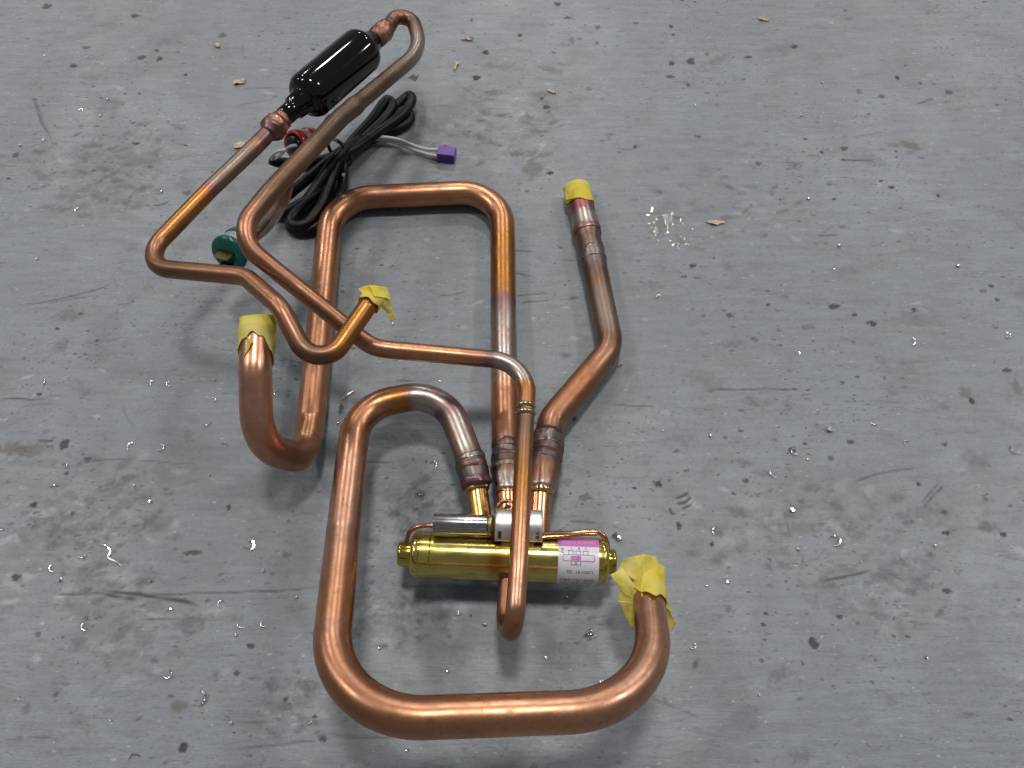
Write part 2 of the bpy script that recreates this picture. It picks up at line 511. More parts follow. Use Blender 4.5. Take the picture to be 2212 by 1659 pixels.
# marks that can be found one by one in the picture: pixel, half sizes, strength
for (u, v, a, b, s) in ((139, 962, 11, 12, .85), (188, 992, 11, 6, .7), (143, 1023, 6, 5, .85), (72, 1091, 8, 6, .9), (494, 1098, 6, 8, .8),
                        (416, 1195, 20, 6, .75), (35, 1248, 10, 8, .85), (394, 1615, 12, 13, .9), (617, 1511, 6, 6, .9), (540, 1397, 10, 6, .85),
                        (511, 1455, 9, 7, .8), (82, 1372, 9, 6, .5), (119, 1501, 7, 6, .55), (679, 1548, 6, 5, .9), (697, 1599, 10, 7, .8), (1711, 975, 11, 8, .85),
                        (1837, 955, 10, 5, .85), (1795, 990, 9, 6, .6), (2041, 960, 8, 4, .8), (2100, 866, 8, 8, .9), (2175, 800, 11, 6, .8), (1612, 1039, 9, 6, .75),
                        (1422, 1046, 9, 6, .95), (1466, 1136, 6, 8, .9), (2167, 1156, 10, 6, .9), (2043, 1152, 11, 4, .9), (2039, 1107, 9, 8, .65),
                        (2047, 1278, 12, 6, .8), (1985, 1046, 6, 5, .85), (1970, 1128, 7, 6, .5), (1813, 1333, 10, 5, .8), (1537, 1176, 6, 5, .85), (1601, 931, 7, 3, .9),
                        (1824, 321, 11, 7, .8), (1926, 404, 7, 4, .95), (2027, 422, 4, 4, .95), (1776, 328, 5, 4, .8), (1802, 662, 14, 6, .85),
                        (1886, 699, 13, 7, .9), (1846, 680, 7, 4, .85), (1660, 659, 6, 4, .9), (1495, 573, 8, 5, .9), (1576, 681, 9, 6, .75),
                        (2142, 618, 7, 5, .9), (2123, 629, 10, 6, .5), (2154, 648, 6, 4, .9), (1939, 167, 6, 6, .9), (1988, 180, 4, 3, .8), (1904, 209, 10, 5, .7),
                        (1855, 198, 9, 7, .5), (2050, 200, 9, 6, .65), (1630, 733, 9, 7, .5), (1744, 706, 18, 8, .4), (1975, 670, 6, 5, .85), (1802, 430, 6, 3, .9), (1623, 445, 6, 5, .4),
                        (1189, 373, 6, 5, .95), (1029, 168, 9, 6, .95), (1048, 113, 9, 5, .95), (1019, 43, 4, 3, .9), (1123, 76, 5, 5, .9),
                        (1181, 231, 9, 5, .85), (1170, 212, 6, 4, .8), (1204, 9, 7, 5, .8), (1227, 38, 6, 3, .8), (1374, 49, 8, 3, .7), (1450, 57, 5, 4, .9), (1454, 75, 5, 3, .8),
                        (1493, 132, 10, 8, .85), (1451, 137, 8, 5, .85), (1449, 165, 13, 4, .75), (1616, 123, 9, 3, .85), (1716, 101, 9, 5, .85), (1372, 317, 5, 4, .9),
                        (1273, 192, 11, 5, .4), (1291, 59, 6, 6, .6), (1290, 93, 5, 5, .6), (1237, 86, 7, 9, .35), (1486, 183, 6, 5, .7), (1508, 295, 8, 4, .65), (1528, 117, 6, 4, .6),
                        (1639, 353, 8, 6, .6), (1425, 416, 8, 6, .6), (100, 14, 11, 7, .75), (291, 34, 12, 6, .8), (187, 103, 10, 4, .55), (305, 124, 12, 5, .8), (344, 127, 9, 6, .8),
                        (158, 142, 9, 5, .8), (338, 109, 6, 3, .8), (401, 162, 6, 3, .8), (293, 310, 11, 3, .9), (34, 335, 7, 6, .7), (403, 416, 9, 6, .6), (480, 76, 10, 6, .6),
                        (895, 168, 12, 7, .8), (1240, 905, 7, 6, .9), (1758, 1390, 13, 14, .85), (1330, 1160, 9, 8, .85), (1276, 1373, 14, 7, .6), (735, 885, 6, 12, .8), (1110, 870, 9, 8, .75),
                        (908, 1069, 14, 12, .45), (850, 1110, 18, 8, .55), (620, 1200, 12, 5, .4), (1225, 1040, 14, 8, .3), (1265, 1075, 16, 9, .45), (935, 850, 14, 6, .3)):
    pxblob(u, v, a * .80, b * .80, s, 0, ragged=0.9, soft=0.16)
# larger brownish patches of bare or oily concrete, and one painted cast shadow
for (u, v, a, b, s) in ((1968, 315, 19, 12, .85), (44, 970, 44, 13, .85), (72, 978, 17, 11, .7), (1152, 362, 17, 20, .75), (2087, 847, 14, 13, .7), (2195, 840, 12, 20, .6),
                        (390, 1524, 17, 12, .8), (57, 1532, 9, 13, .6), (171, 1556, 15, 14, .35), (1722, 1140, 30, 16, .4), (1440, 1050, 24, 32, .3), (225, 340, 70, 45, .35), (245, 430, 60, 30, .3),
                        (150, 680, 30, 12, .5), (1985, 690, 60, 12, .3), (1430, 486, 40, 34, .10), (640, 500, 70, 26, .3), (1010, 260, 70, 50, .22), (880, 165, 16, 12, .35), (1800, 1050, 110, 50, .15),
                        (1703, 875, 9, 10, .5), (90, 1000, 50, 8, .3), (505, 665, 40, 18, .25)):  # last patch paints the shadow cast by the green switch and pipe bend
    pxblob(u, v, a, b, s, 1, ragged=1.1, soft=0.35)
for (a, b, w, s, bw) in (((110, 1284), (240, 1284), .9, .6, 0), ((215, 1281), (440, 1310), 1.4, .9, -2), ((280, 1285), (700, 1271), .7, .6, 1), ((310, 1338), (402, 1340), .7, .5, 0), ((215, 1283), (300, 1300), 1.6, .9, 0),
                         ((1765, 1258), (1890, 1231), 1.2, .75, 1), ((1890, 1231), (1955, 1260), 1.1, .6, -2), ((1988, 1103), (2040, 1044), 1.6, .6, 0), ((1990, 1090), (2030, 1040), .9, .5, 0),
                         ((1517, 841), (1735, 842), .9, .65, 0), ((1838, 1044), (1990, 1011), 1.0, .5, -2), ((1815, 347), (1893, 347), 1.3, .75, 0), ((1981, 226), (2018, 211), 1.2, .6, 0), ((1762, 509), (1817, 508), .9, .7, 0),
                         ((73, 205), (108, 296), 1.6, .55, 2), ((328, 442), (366, 431), 1.1, .75, 3), ((521, 192), (600, 190), .8, .5, 0), ((35, 660), (250, 610), .9, .6, 4), ((100, 655), (200, 640), .7, .5, 0),
                         ((0, 862), (100, 862), .9, .75, 0), ((170, 1000), (300, 990), .8, .6, 0), ((80, 951), (118, 952), 1.0, .8, 0), ((850, 820), (900, 824), .8, .6, 0), ((250, 990), (420, 1004), .7, .45, 0),
                         ((1455, 1075), (1488, 1062), 1.3, .85, 1), ((1460, 1090), (1495, 1072), 1.3, .85, 1), ((1470, 1100), (1498, 1082), 1.1, .8, 1), ((1448, 1095), (1462, 1112), 1.2, .85, 2),
                         ((1060, 540), (1160, 545), 1.2, .6, 0), ((1070, 580), (1160, 600), .9, .6, 0), ((1110, 640), (1190, 632), .9, .65, 0), ((1120, 655), (1195, 648), .8, .6, 0),
                         ((1200, 560), (1290, 566), 1.0, .35, 0), ((1320, 875), (1420, 878), .9, .55, 0), ((650, 1000), (860, 1000), .6, .5, 0), ((1230, 1128), (1290, 1128), .8, .7, 0),
                         ((1690, 350), (1740, 352), 1.0, .5, 0), ((700, 1590), (860, 1595), 1.2, .4, 0), ((500, 1620), (690, 1600), 1.1, .4, 0), ((1740, 1120), (1700, 1080), 1.0, .4, 0), ((1690, 1100), (1712, 1165), 1.0, .45, 0),
                         ((1330, 318), (1390, 312), 1.0, .5, 5), ((940, 640), (1010, 628), .8, .6, 1), ((80, 220), (120, 330), .6, .3, 0), ((1150, 170), (1230, 176), .8, .3, 0)):
    pxstroke(a, b, w, s, 0, bw, 0.45)

nx, ny = len(xs), len(ys)
FZ = 0.00035 * (wob(FX, FY, 40, 1.0) + 0.6 * wob(FX, FY, 110, 2.0)) - 0.0005 * marks[..., 0]
me = bpy.data.meshes.new('floor')
me.vertices.add(nx * ny)
me.vertices.foreach_set('co', np.stack([FX, FY, FZ], -1).astype(np.float32).ravel())
idx = np.arange(nx * ny).reshape(ny, nx)
quads = np.stack([idx[:-1, :-1], idx[:-1, 1:], idx[1:, 1:], idx[1:, :-1]], -1).reshape(-1, 4)
nq = len(quads)
me.loops.add(nq * 4); me.polygons.add(nq)
me.loops.foreach_set('vertex_index', quads.ravel().astype(np.int32))
me.polygons.foreach_set('loop_start', np.arange(0, nq * 4, 4, dtype=np.int32))
me.polygons.foreach_set('use_smooth', np.ones(nq, dtype=bool))
me.update(calc_edges=True)
a = me.attributes.new('marks', 'FLOAT_COLOR', 'POINT')
a.data.foreach_set('color', marks.ravel())
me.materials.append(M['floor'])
floor = bpy.data.objects.new('floor', me)
col.objects.link(floor)
tag(floor, 'grey painted concrete floor with dark pits, scratches and stains', 'floor', kind='structure')


# ------------------------------------------------------------------ tubes
def fillet_path(P, R, step=0.004, narc=12):
    """straight runs joined by circular bends; returns points and the control index each one belongs to"""
    P = [Vector(p) for p in P]
    n = len(P)
    pts, ts = [P[0].copy()], [0.0]
    lens = [(P[i + 1] - P[i]).length for i in range(n - 1)]

    def run(a, b, ta, tb):
        k = max(1, int((b - a).length / step))
        for j in range(1, k + 1):
            pts.append(a.lerp(b, j / k)); ts.append(ta + (tb - ta) * j / k)

    cur, tcur = P[0], 0.0
    for i in range(1, n - 1):
        d0 = (P[i] - P[i - 1]).normalized(); d1 = (P[i + 1] - P[i]).normalized()
        th = d0.angle(d1, 0.0)
        if th < 1e-3 or R[i] <= 0: 
            run(cur, P[i], tcur, float(i)); cur, tcur = P[i], float(i); continue
        tl = R[i] * math.tan(th / 2)
        tl = min(tl, (lens[i - 1]) * (0.98 if i == 1 else 0.5), lens[i] * (0.98 if i == n - 2 else 0.5))
        r = tl / math.tan(th / 2)
        a = P[i] - d0 * tl; b = P[i] + d1 * tl
        ta = i - tl / lens[i - 1]; tb = i + tl / lens[i]
        run(cur, a, tcur, ta)
        axis = d0.cross(d1).normalized()
        cen = a + axis.cross(d0) * r
        k = max(4, int(narc * th / 1.2))
        for j in range(1, k + 1):
            q = Matrix.Rotation(th * j / k, 3, axis) @ (a - cen)
            pts.append(cen + q); ts.append(ta + (tb - ta) * j / k)
        cur, tcur = b, tb
    run(cur, P[-1], tcur, float(n - 1))
    return pts, ts


def smooth_path(P, sub=10):
    P = [Vector(p) for p in P]
    Q = [P[0] * 2 - P[1]] + P + [P[-1] * 2 - P[-2]]
    out = []
    for i in range(1, len(Q) - 2):
        p0, p1, p2, p3 = Q[i - 1:i + 3]
        for j in range(sub):
            t = j / sub
            out.append(0.5 * ((2 * p1) + (p2 - p0) * t + (2 * p0 - 5 * p1 + 4 * p2 - p3) * t * t + (3 * p1 - p0 - 3 * p2 + p3) * t ** 3))
    out.append(P[-1])
    return out


def interp(stops, t):
    if t <= stops[0][0]: return stops[0][1]
    for (a, va), (b, vb) in zip(stops, stops[1:]):
        if t <= b:
            f = (t - a) / max(b - a, 1e-9)
            if isinstance(va, (int, float)): return va + (vb - va) * f
            return tuple(x + (y - x) * f for x, y in zip(va, vb))
    return stops[-1][1]


def frames(pts):
    T = []
    for i in range(len(pts)):
        a = pts[max(0, i - 1)]; b = pts[min(len(pts) - 1, i + 1)]
        T.append((b - a).normalized())
    n = Vector((0, 0, 1)) - T[0] * T[0].z
    if n.length < 0.1: n = Vector((0, 1, 0)) - T[0] * T[0].y
    n.normalize()
    out = []
    for i, t in enumerate(T):
        n = (n - t * n.dot(t)).normalized()
        out.append((t, n, t.cross(n)))
    return out


def sweep(pts, rad, tint=None, seg=22, lump=None, cap=True, flat=None):
    fr = frames(pts)
    V, F, C = [], [], []
    for i, (p, (t, n, b)) in enumerate(zip(pts, fr)):
        for j in range(seg):
            a = 2 * math.pi * j / seg
            d = n * math.cos(a) + b * math.sin(a)
            r = rad[i]
            if lump is not None and lump[i] > 0:
                q = p + d * r
                r += lump[i] * (noise.noise(q * 160) + 0.6 * noise.noise(q * 420 + Vector((3, 1, 7))))
            V.append(p + d * r)
            if tint is not None:
                c = tint[i](d, p) if callable(tint[i]) else tint[i]
                C.append(c)
    for i in range(len(pts) - 1):
        for j in range(seg):
            k = (j + 1) % seg
            F.append((i * seg + j, i * seg + k, (i + 1) * seg + k, (i + 1) * seg + j))
    if cap:
        F.append(tuple(reversed(range(seg))))
        F.append(tuple((len(pts) - 1) * seg + j for j in range(seg)))
    return V, F, (C if tint is not None else None)


# colours of the copper along its length (linear, alpha = dullness)
CU = (0.62, 0.295, 0.160, 0.25)      # drawn bare copper
CUD = (0.41, 0.195, 0.112, 0.29)     # darker handled copper
CUP = (0.65, 0.350, 0.230, 0.25)     # pinkish bare copper
ORG = (0.46, 0.195, 0.050, 0.28)     # orange heat tint
BRN = (0.205, 0.120, 0.075, 0.34)    # brown oxide
OLV = (0.140, 0.100, 0.070, 0.36)    # olive brown oxide
PAL = (0.47, 0.40, 0.36, 0.26)      # pale straw or silver tint
CUR = (0.42, 0.190, 0.095, 0.40)     # dull orange copper
PLD = (0.26, 0.205, 0.165, 0.33)     # dull taupe tint
PUR = (0.24, 0.140, 0.165, 0.32)     # purple fringe
MAG = (0.44, 0.08, 0.11, 0.26)       # magenta fringe
SCL = (0.15, 0.110, 0.108, 0.36)     # dark scale
GRY = (0.23, 0.200, 0.20, 0.32)      # grey scale
GLD = (0.66, 0.42, 0.14, 0.20)       # golden


def pipe(name, ctrl, radius, stops, parent, R=0.03, rstops=None, seg=22, label=None, lumps=None, warp=0.0):
    """ctrl: (u, v, z mm, bend radius mm)"""
    P = [mm(c[0], c[1], c[2]) for c in ctrl]
    RR = [(c[3] * 0.001 if len(c) > 3 else R) for c in ctrl]
    pts, ts = fillet_path(P, RR)
    rad = [interp(rstops, t) * 0.001 if rstops else radius * 0.001 for t in ts]
    sd = random.random() * 40

    def tint_at(t):
        def f(d, p):
            w = 0.035 * noise.noise(Vector((d.x * 1.5 + sd, d.y * 1.5, d.z * 1.5)))
            return interp(stops, t + w)
        return f
    tint = [tint_at(t) for t in ts]
    lump = [max(0.00012, interp(lumps, t)) for t in ts] if lumps else [0.00012] * len(ts)
    V, F, C = sweep(pts, rad, tint, seg, lump)
    o = mesh_obj(name, V, F, M['copper'], parent, True, C)
    if label: o['label'] = label
    return o, pts, ts


def sub_tube(name, pts, rad, mat, parent, tint=None, seg=22, lump=None):
    V, F, C = sweep(pts, rad, tint, seg, lump)
    return mesh_obj(name, V, F, mat, parent, True, C)


def lathe_between(name, A, B, prof, mat, parent, tint=None, seg=28, lump=0.0):
    """prof: (fraction or metres along A->B given as absolute metres, radius metres)"""
    A = Vector(A); B = Vector(B)
    d = (B - A).normalized()
    pts = [A + d * s for s, r in prof]
    V, F = [], []
    n = Vector((0, 0, 1)) - d * d.z
    if n.length < .1: n = Vector((0, 1, 0)) - d * d.y
    n.normalize(); b = d.cross(n)
    for (s, r), p in zip(prof, pts):
        for j in range(seg):
            a = 2 * math.pi * j / seg
            q = n * math.cos(a) + b * math.sin(a)
            rr = r
            if lump: rr += lump * noise.noise((p + q * r) * 180)
            V.append(p + q * rr)
    for i in range(len(prof) - 1):
        for j in range(seg):
            k = (j + 1) % seg
            F.append((i * seg + j, i * seg + k, (i + 1) * seg + k, (i + 1) * seg + j))
    F.append(tuple(reversed(range(seg)))); F.append(tuple((len(prof) - 1) * seg + j for j in range(seg)))
    C = [tint] * len(V) if tint else None
    return mesh_obj(name, V, F, mat, parent, True, C)


def dome_profile(L, r, e, k=6):
    """cylinder with rounded shoulders of radius e"""
    out = [(0.0, max(r - e, 0.0005))]
    for i in range(1, k + 1):
        a = math.pi / 2 * i / k
        out.append((e - e * math.cos(a), r - e + e * math.sin(a)))
    for i in range(0, k + 1):
        a = math.pi / 2 * i / k
        out.append((L - e + e * math.sin(a), r - e + e * math.cos(a)))
    return out


# ------------------------------------------------------------------ the brazed assembly
asm = root_empty('copper_pipe_assembly', mm(1090, 1200, 0))
tag(asm, 'bent copper refrigeration pipe assembly with brass reversing valve and black filter lying on grey floor', 'pipe assembly')

# ---- valve body
VA, VB = mm(889, 1197, 32), mm(1313, 1213, 32)
vd = (VB - VA).normalized()
VL = (VB - VA).length
VR = 0.0157
prof = dome_profile(VL, VR, 0.0045)
prof = prof[:7] + [(0.0045 + (VL - 0.009) * i / 60, VR) for i in range(1, 60)] + prof[7:]
valve = lathe_between('valve_body', VA, VB, prof, M['lacquer'], asm, (1, 1, 1, 1), 48)
_att = valve.data.attributes['tint'].data
for i, v_ in enumerate(valve.data.vertices):            # heat-browned lacquer where the ports were brazed on
    s_ = (v_.co - VA).dot((VB - VA).normalized()) / VL
    w_ = 0.03 * noise.noise(v_.co * 120)
    k_ = math.exp(-((s_ + w_ - 0.435) / 0.050) ** 2) * (0.55 + 0.45 * noise.noise(v_.co * 70 + Vector((5, 2, 8)))) 
    _att[i].color = (k_, 0, 0, 1)
valve['label'] = 'gold lacquered brass valve cylinder with paper sticker'
for A, d, L in ((VA, -vd, 0.0090), (VB, vd, 0.0055)):
    lathe_between('end_cap', A - d * 0.002, A + d, [(s, r) for s, r in dome_profile(L + 0.002, 0.0087, 0.0022)], M['brass'], valve, None, 32)
vup = Vector((0, 0, 1)); vside = vup.cross(vd).normalized()     # vside points away from the viewer (+y)
if vside.y < 0: vside = -vside


def vpos(s, phi, r):
    """point on the valve skin: s metres from its left end, phi degrees from the top towards the viewer"""
    a = math.radians(phi)
    return VA + vd * s + (vup * math.cos(a) - vside * math.sin(a)) * r


# seams: two shallow rolled grooves seen as dark rings near the shoulders
for s in (0.0135, 0.0060):
    V, F = [], []
    for k, (ds, rr) in enumerate(((-0.0007, VR - 0.0002), (-0.0003, VR + 0.00022), (0.0003, VR + 0.00022), (0.0007, VR - 0.0002))):
        for j in range(48): V.append(vpos(s + ds, j * 7.5, rr))
    for i in range(3):
        for j in range(48):
            k = (j + 1) % 48
            F.append((i * 48 + j, i * 48 + k, (i + 1) * 48 + k, (i + 1) * 48 + j))
    mesh_obj('crimp_ring', V, F, M['brass'], valve)

# ---- sticker with its print
S0, S1 = VL * 0.742, VL * 0.945
SL = S1 - S0


def wrap_grid(name, s0, s1, p0, p1, r, mat, parent, ns=8, npz=30, edge=True):
    V, F = [], []
    for i in range(npz + 1):
        for j in range(ns + 1):
            V.append(vpos(s0 + (s1 - s0) * j / ns, p0 + (p1 - p0) * i / npz, r))
    for i in range(npz):
        for j in range(ns):
            a = i * (ns + 1) + j
            F.append((a, a + 1, a + ns + 2, a + ns + 1))
    return mesh_obj(name, V, F, mat, parent)


wrap_grid('sticker', S0, S1, -46, 112, VR + 0.00015, M['paper'], valve)
wrap_grid('sticker_band', S0, S1, -46, -19, VR + 0.00028, M['pink_print'], valve, 6, 10)


def text_mesh(txt, height, width=None):
    cu = bpy.data.curves.new('lettering', 'FONT')
    cu.body = txt
    cu.size = 1.0
    cu.resolution_u = 2
    ob = bpy.data.objects.new('lettering', cu)
    col.objects.link(ob)
    dg = bpy.context.evaluated_depsgraph_get()
    m = bpy.data.meshes.new_from_object(ob.evaluated_get(dg))
    V = [v.co.copy() for v in m.vertices]
    F = [tuple(p.vertices) for p in m.polygons]
    bpy.data.objects.remove(ob); bpy.data.curves.remove(cu); bpy.data.meshes.remove(m)
    xs_ = [v.x for v in V]; ys_ = [v.y for v in V]
    w = max(xs_) - min(xs_); h = max(ys_) - min(ys_)
    sx = (width / w) if width else height / h
    return [((v.x - min(xs_)) * sx, (v.y - min(ys_)) * height / h) for v in V], F


def put_text(name, txt, s_right, phi_c, height_mm, width_mm, mat, r):
    """upside-down lettering: it reads from the right end of the sticker towards the left"""
    V2, F = text_mesh(txt, height_mm * 0.001, width_mm * 0.001)
    hphi = math.degrees(height_mm * 0.001 / VR)
    V = [vpos(S0 + s_right - x, phi_c - hphi / 2 + math.degrees(y / VR), r) for x, y in V2]
    return mesh_obj(name, V, F, mat, valve, False)


put_text('sticker_print', 'SANHUA CHINA', SL * 0.93, -32, 2.9, SL * 1000 * 0.86, M['pale_print'], VR + 0.0004)
put_text('sticker_print', '2', SL * 0.14, -7, 3.0, 1.9, M['black_print'], VR + 0.0003)
put_text('sticker_print', 'UX0141  GL', SL * 0.86, 44, 2.4, SL * 1000 * 0.66, M['black_print'], VR + 0.0003)
put_text('sticker_print', 'SHF-7H-34U', SL * 0.88, 69, 3.0, SL * 1000 * 0.80, M['mauve_print'], VR + 0.0003)
put_text('sticker_print', 'AC220V', SL * 0.88, 86, 3.0, SL * 1000 * 0.80, M['mauve_print'], VR + 0.0003)
for fx, ch_ in ((0.32, '2'), (0.50, '1'), (0.68, '3')):
    put_text('sticker_print', ch_, SL * fx + 0.0007, -13.5, 1.6, 1.0, M['mauve_print'], VR + 0.0003)
LV, LF = [], []


def ink_line(fx0, p0, fx1, p1, w=0.00042):
    n = 6
    a0 = vpos(S0 + SL * fx0, p0, VR); b0 = vpos(S0 + SL * fx1, p1, VR)
    horizontal = abs(fx1 - fx0) * SL > abs(math.radians(p1 - p0)) * VR
    base = len(LV)
    for i in range(n + 1):
        f = i / n
        fx = fx0 + (fx1 - fx0) * f; p = p0 + (p1 - p0) * f
        for sg in (-1, 1):
            if horizontal: LV.append(vpos(S0 + SL * fx, p + sg * math.degrees(w / 2 / VR), VR + 0.00032))
            else: LV.append(vpos(S0 + SL * fx + sg * w / 2, p, VR + 0.00032))
    for i in range(n):
        LF.append((base + 2 * i, base + 2 * i + 1, base + 2 * i + 3, base + 2 * i + 2))


for a_ in ((.12, 2.5, .88, 2.5), (.12, 17, .88, 17), (.12, 2.5, .12, 17), (.88, 2.5, .88, 17)): ink_line(*a_)
for c_ in (.31, .49, .67):
    ink_line(c_ - .065, -7, c_ + .065, -7); ink_line(c_ - .065, -7, c_ - .045, 2.5); ink_line(c_ + .065, -7, c_ + .045, 2.5)
for c_ in (.37, .50):
    ink_line(c_ - .06, 26, c_ + .06, 26); ink_line(c_ - .06, 26, c_ - .04, 17); ink_line(c_ + .06, 26, c_ + .04, 17)
mesh_obj('sticker_print', LV, LF, M['mauve_print'], valve, False)
LV, LF = [], []
ink_line(.31, 8, .56, 8, 0.0013); ink_line(.31, 13, .56, 13, 0.0007); ink_line(.49, 2.5, .49, 17, 0.0011)
mesh_obj('sticker_print', LV, LF, M['pink_print'], valve, False)

# ---- pilot valve on top of the body
PA, PB = mm(937, 1131, 50), mm(1054, 1134, 50)
pd = (PB - PA).normalized()
pilot = lathe_between('pilot_valve', PA, PB, dome_profile((PB - PA).length, 0.0068, 0.0006), M['steel'], asm, None, 36)
pilot['label'] = 'polished steel pilot valve tube beside the silver clip'
PL = (PB - PA).length
lathe_between('collar', PB, PB + pd, [(0, 0.0062), (0.0003, 0.0070), (0.003, 0.0070), (0.0034, 0.0062), (0.0058, 0.0062), (0.0060, 0.0056), (0.030, 0.0056)], M['terminal'], pilot, None, 28)
# curved silver clip round the pilot valve: a bent sheet with two slots
PC = PB + pd * 0.022


def clip_sheet(name, s0, s1, r, a0, a1, thick, mat, parent, slots=()):
    upv = Vector((0, 0, 1)); sd_ = vside
    V, F = [], []
    na, ns = 22, 14
    ax = PB + pd * 0.0
    skip = set()
    for (sl0, sl1, an0, an1) in slots:
        for i in range(na):
            for j in range(ns):
                am = a0 + (a1 - a0) * (i + .5) / na; sm = s0 + (s1 - s0) * (j + .5) / ns
                if sl0 <= sm <= sl1 and an0 <= am <= an1: skip.add((i, j))
    for k in range(2):
        rr = r - thick * k
        for i in range(na + 1):
            for j in range(ns + 1):
                am = math.radians(a0 + (a1 - a0) * i / na)
                V.append(ax + pd * (s0 + (s1 - s0) * j / ns) + (upv * math.cos(am) - sd_ * math.sin(am)) * rr)
    N = (na + 1) * (ns + 1)
    q = lambda i, j, k: k * N + i * (ns + 1) + j
    for i in range(na):
        for j in range(ns):
            if (i, j) in skip: continue
            F.append((q(i, j, 0), q(i + 1, j, 0), q(i + 1, j + 1, 0), q(i, j + 1, 0)))
            F.append((q(i, j, 1), q(i, j + 1, 1), q(i + 1, j + 1, 1), q(i + 1, j, 1)))
            for (di, dj, e0, e1) in ((-1, 0, (i, j), (i, j + 1)), (1, 0, (i + 1, j + 1), (i + 1, j)), (0, -1, (i + 1, j), (i, j)), (0, 1, (i, j + 1), (i + 1, j + 1))):
                ni, nj = i + di, j + dj
                if ni < 0 or nj < 0 or ni >= na or nj >= ns or (ni, nj) in skip:
                    F.append((q(*e0, 0), q(*e1, 0), q(*e1, 1), q(*e0, 1)))
    return mesh_obj(name, V, F, mat, parent)


clip = clip_sheet('clip', 0.0050, 0.0365, 0.0108, -75, 92, 0.0007, M['clip'], pilot,
                  slots=((0.0075, 0.0095, 38, 75), (0.0315, 0.0335, 38, 75)))
# bracket legs that carry the clip on the valve body
for s in (0.0065, 0.034):
    c0 = PB + pd * s
    a_ = c0 - vside * 0.0108 + Vector((0, 0, -0.001)); b_ = c0 - vside * 0.003 - Vector((0, 0, 0.012))
    V = []
    for p in (a_, b_):
        for dx in (-0.0030, 0.0030):
            for dn in (-0.0004, 0.0004):
                V.append(p + pd * dx + Vector((0, dn, dn)))
    F = [(0, 2, 6, 4), (1, 5, 7, 3), (0, 4, 5, 1), (2, 3, 7, 6), (0, 1, 3, 2), (4, 6, 7, 5)]
    mesh_obj('bracket_leg', V, F, M['dark_steel'], pilot, False)

# ---- capillary tubes
cap_t = [(0.58, 0.30, 0.17, 0.12)]


def capillary(ctrl, r=1.6, tint=(0.58, 0.30, 0.17, 0.14)):
    P = [mm(*c) for c in ctrl]
    pts = smooth_path(P, 8)
    return sub_tube('capillary_tube', pts, [r * 0.001] * len(pts), M['copper'], asm, [tint] * len(pts), 12)


capillary([(876, 1182, 38), (879, 1164, 42), (886, 1148, 46), (900, 1139, 49), (918, 1136, 50), (945, 1135, 50)])
capillary([(1150, 1158, 46), (1175, 1154, 45), (1200, 1153, 44), (1235, 1152, 43), (1270, 1149, 43), (1293, 1150, 43), (1306, 1160, 42), (1312, 1176, 39), (1313, 1192, 36)], 1.7)
capillary([(1150, 1164, 46), (1185, 1160, 46), (1225, 1158, 46), (1262, 1154, 45), (1290, 1154, 45)], 1.3, (0.62, 0.36, 0.14, 0.12))
capillary([(1072, 1108, 46), (1078, 1090, 48), (1090, 1082, 49), (1102, 1084, 50), (1106, 1096, 50), (1098, 1106, 50)], 1.5)


# ---- crumpled tape on pipe ends
def tape_patch(V, F, corners, n=9, amp=0.0012, seed=0.0, bulge=0.0):
    """sheet spanned by four corner places, creased"""
    c = [Vector(x) for x in corners]
    base = len(V)
    nrm = (c[1] - c[0]).cross(c[3] - c[0]).normalized()
    for i in range(n + 1):
        for j in range(n + 1):
            s, t = j / n, i / n
            p = c[0].lerp(c[1], s).lerp(c[3].lerp(c[2], s), t)
            edge = 1.0
            w = noise.noise(p * 90 + Vector((seed, 0, 0)))
            w2 = abs(noise.noise(p * 55 + Vector((0, seed, 3)))) - 0.25
            w3 = abs(noise.noise(p * 260 + Vector((seed, 2, 1)))) - 0.2
            p = p + nrm * (amp * (0.8 * w + 1.6 * w2 + 0.45 * w3) + bulge * 4 * s * (1 - s) * 4 * t * (1 - t) * 0.25)
            p = p + Vector((noise.noise(p * 200), noise.noise(p * 200 + Vector((9, 9, 9))), 0)) * 0.0006
            V.append(p)
    for i in range(n):
        for j in range(n):
            a = base + i * (n + 1) + j
            F.append((a, a + 1, a + n + 2, a + n + 1))


def tape_cap(V, F, E, axis, r, low, over, pinch=0.35, ref=None, seg=64, rows=24, amp=0.0009, seed=0.0):
    """tube of tape round the pipe end E (axis points out of the pipe); low(angle) = metres of overlap; over = metres beyond the end"""
    axis = axis.normalized()
    n = (ref - axis * ref.dot(axis)).normalized()
    b = axis.cross(n)
    base = len(V)
    for i in range(rows + 1):
        for j in range(seg):
            a = 2 * math.pi * j / seg
            lo = low(a)
            s = -lo + (lo + over) * i / rows
            f = max(0.0, s / over) if over > 0 else 0.0
            rx = r * (1.0 + 0.05 * f); ry = r * (1.0 - (1 - pinch) * f)
            q = n * math.cos(a) * rx + b * math.sin(a) * ry
            p = E + axis * s + q
            d = q.normalized()
            p = p + d * (0.0006 + amp * (noise.noise(p * 110 + Vector((seed, 1, 2))) + 0.7 * abs(noise.noise(p * 60 + Vector((seed, 5, 2)))) + 0.35 * abs(noise.noise(p * 300 + Vector((seed, 5, 2))))))
            V.append(p)
    for i in range(rows):
        for j in range(seg):
            k = (j + 1) % seg
            F.append((base + i * seg + j, base + i * seg + k, base + (i + 1) * seg + k, base + (i + 1) * seg + j))
    # closed end
    cen = E + axis * (over * 1.04)
    V.append(cen); ci = len(V) - 1
    for j in range(seg):
        F.append((base + rows * seg + j, base + rows * seg + (j + 1) % seg, ci))


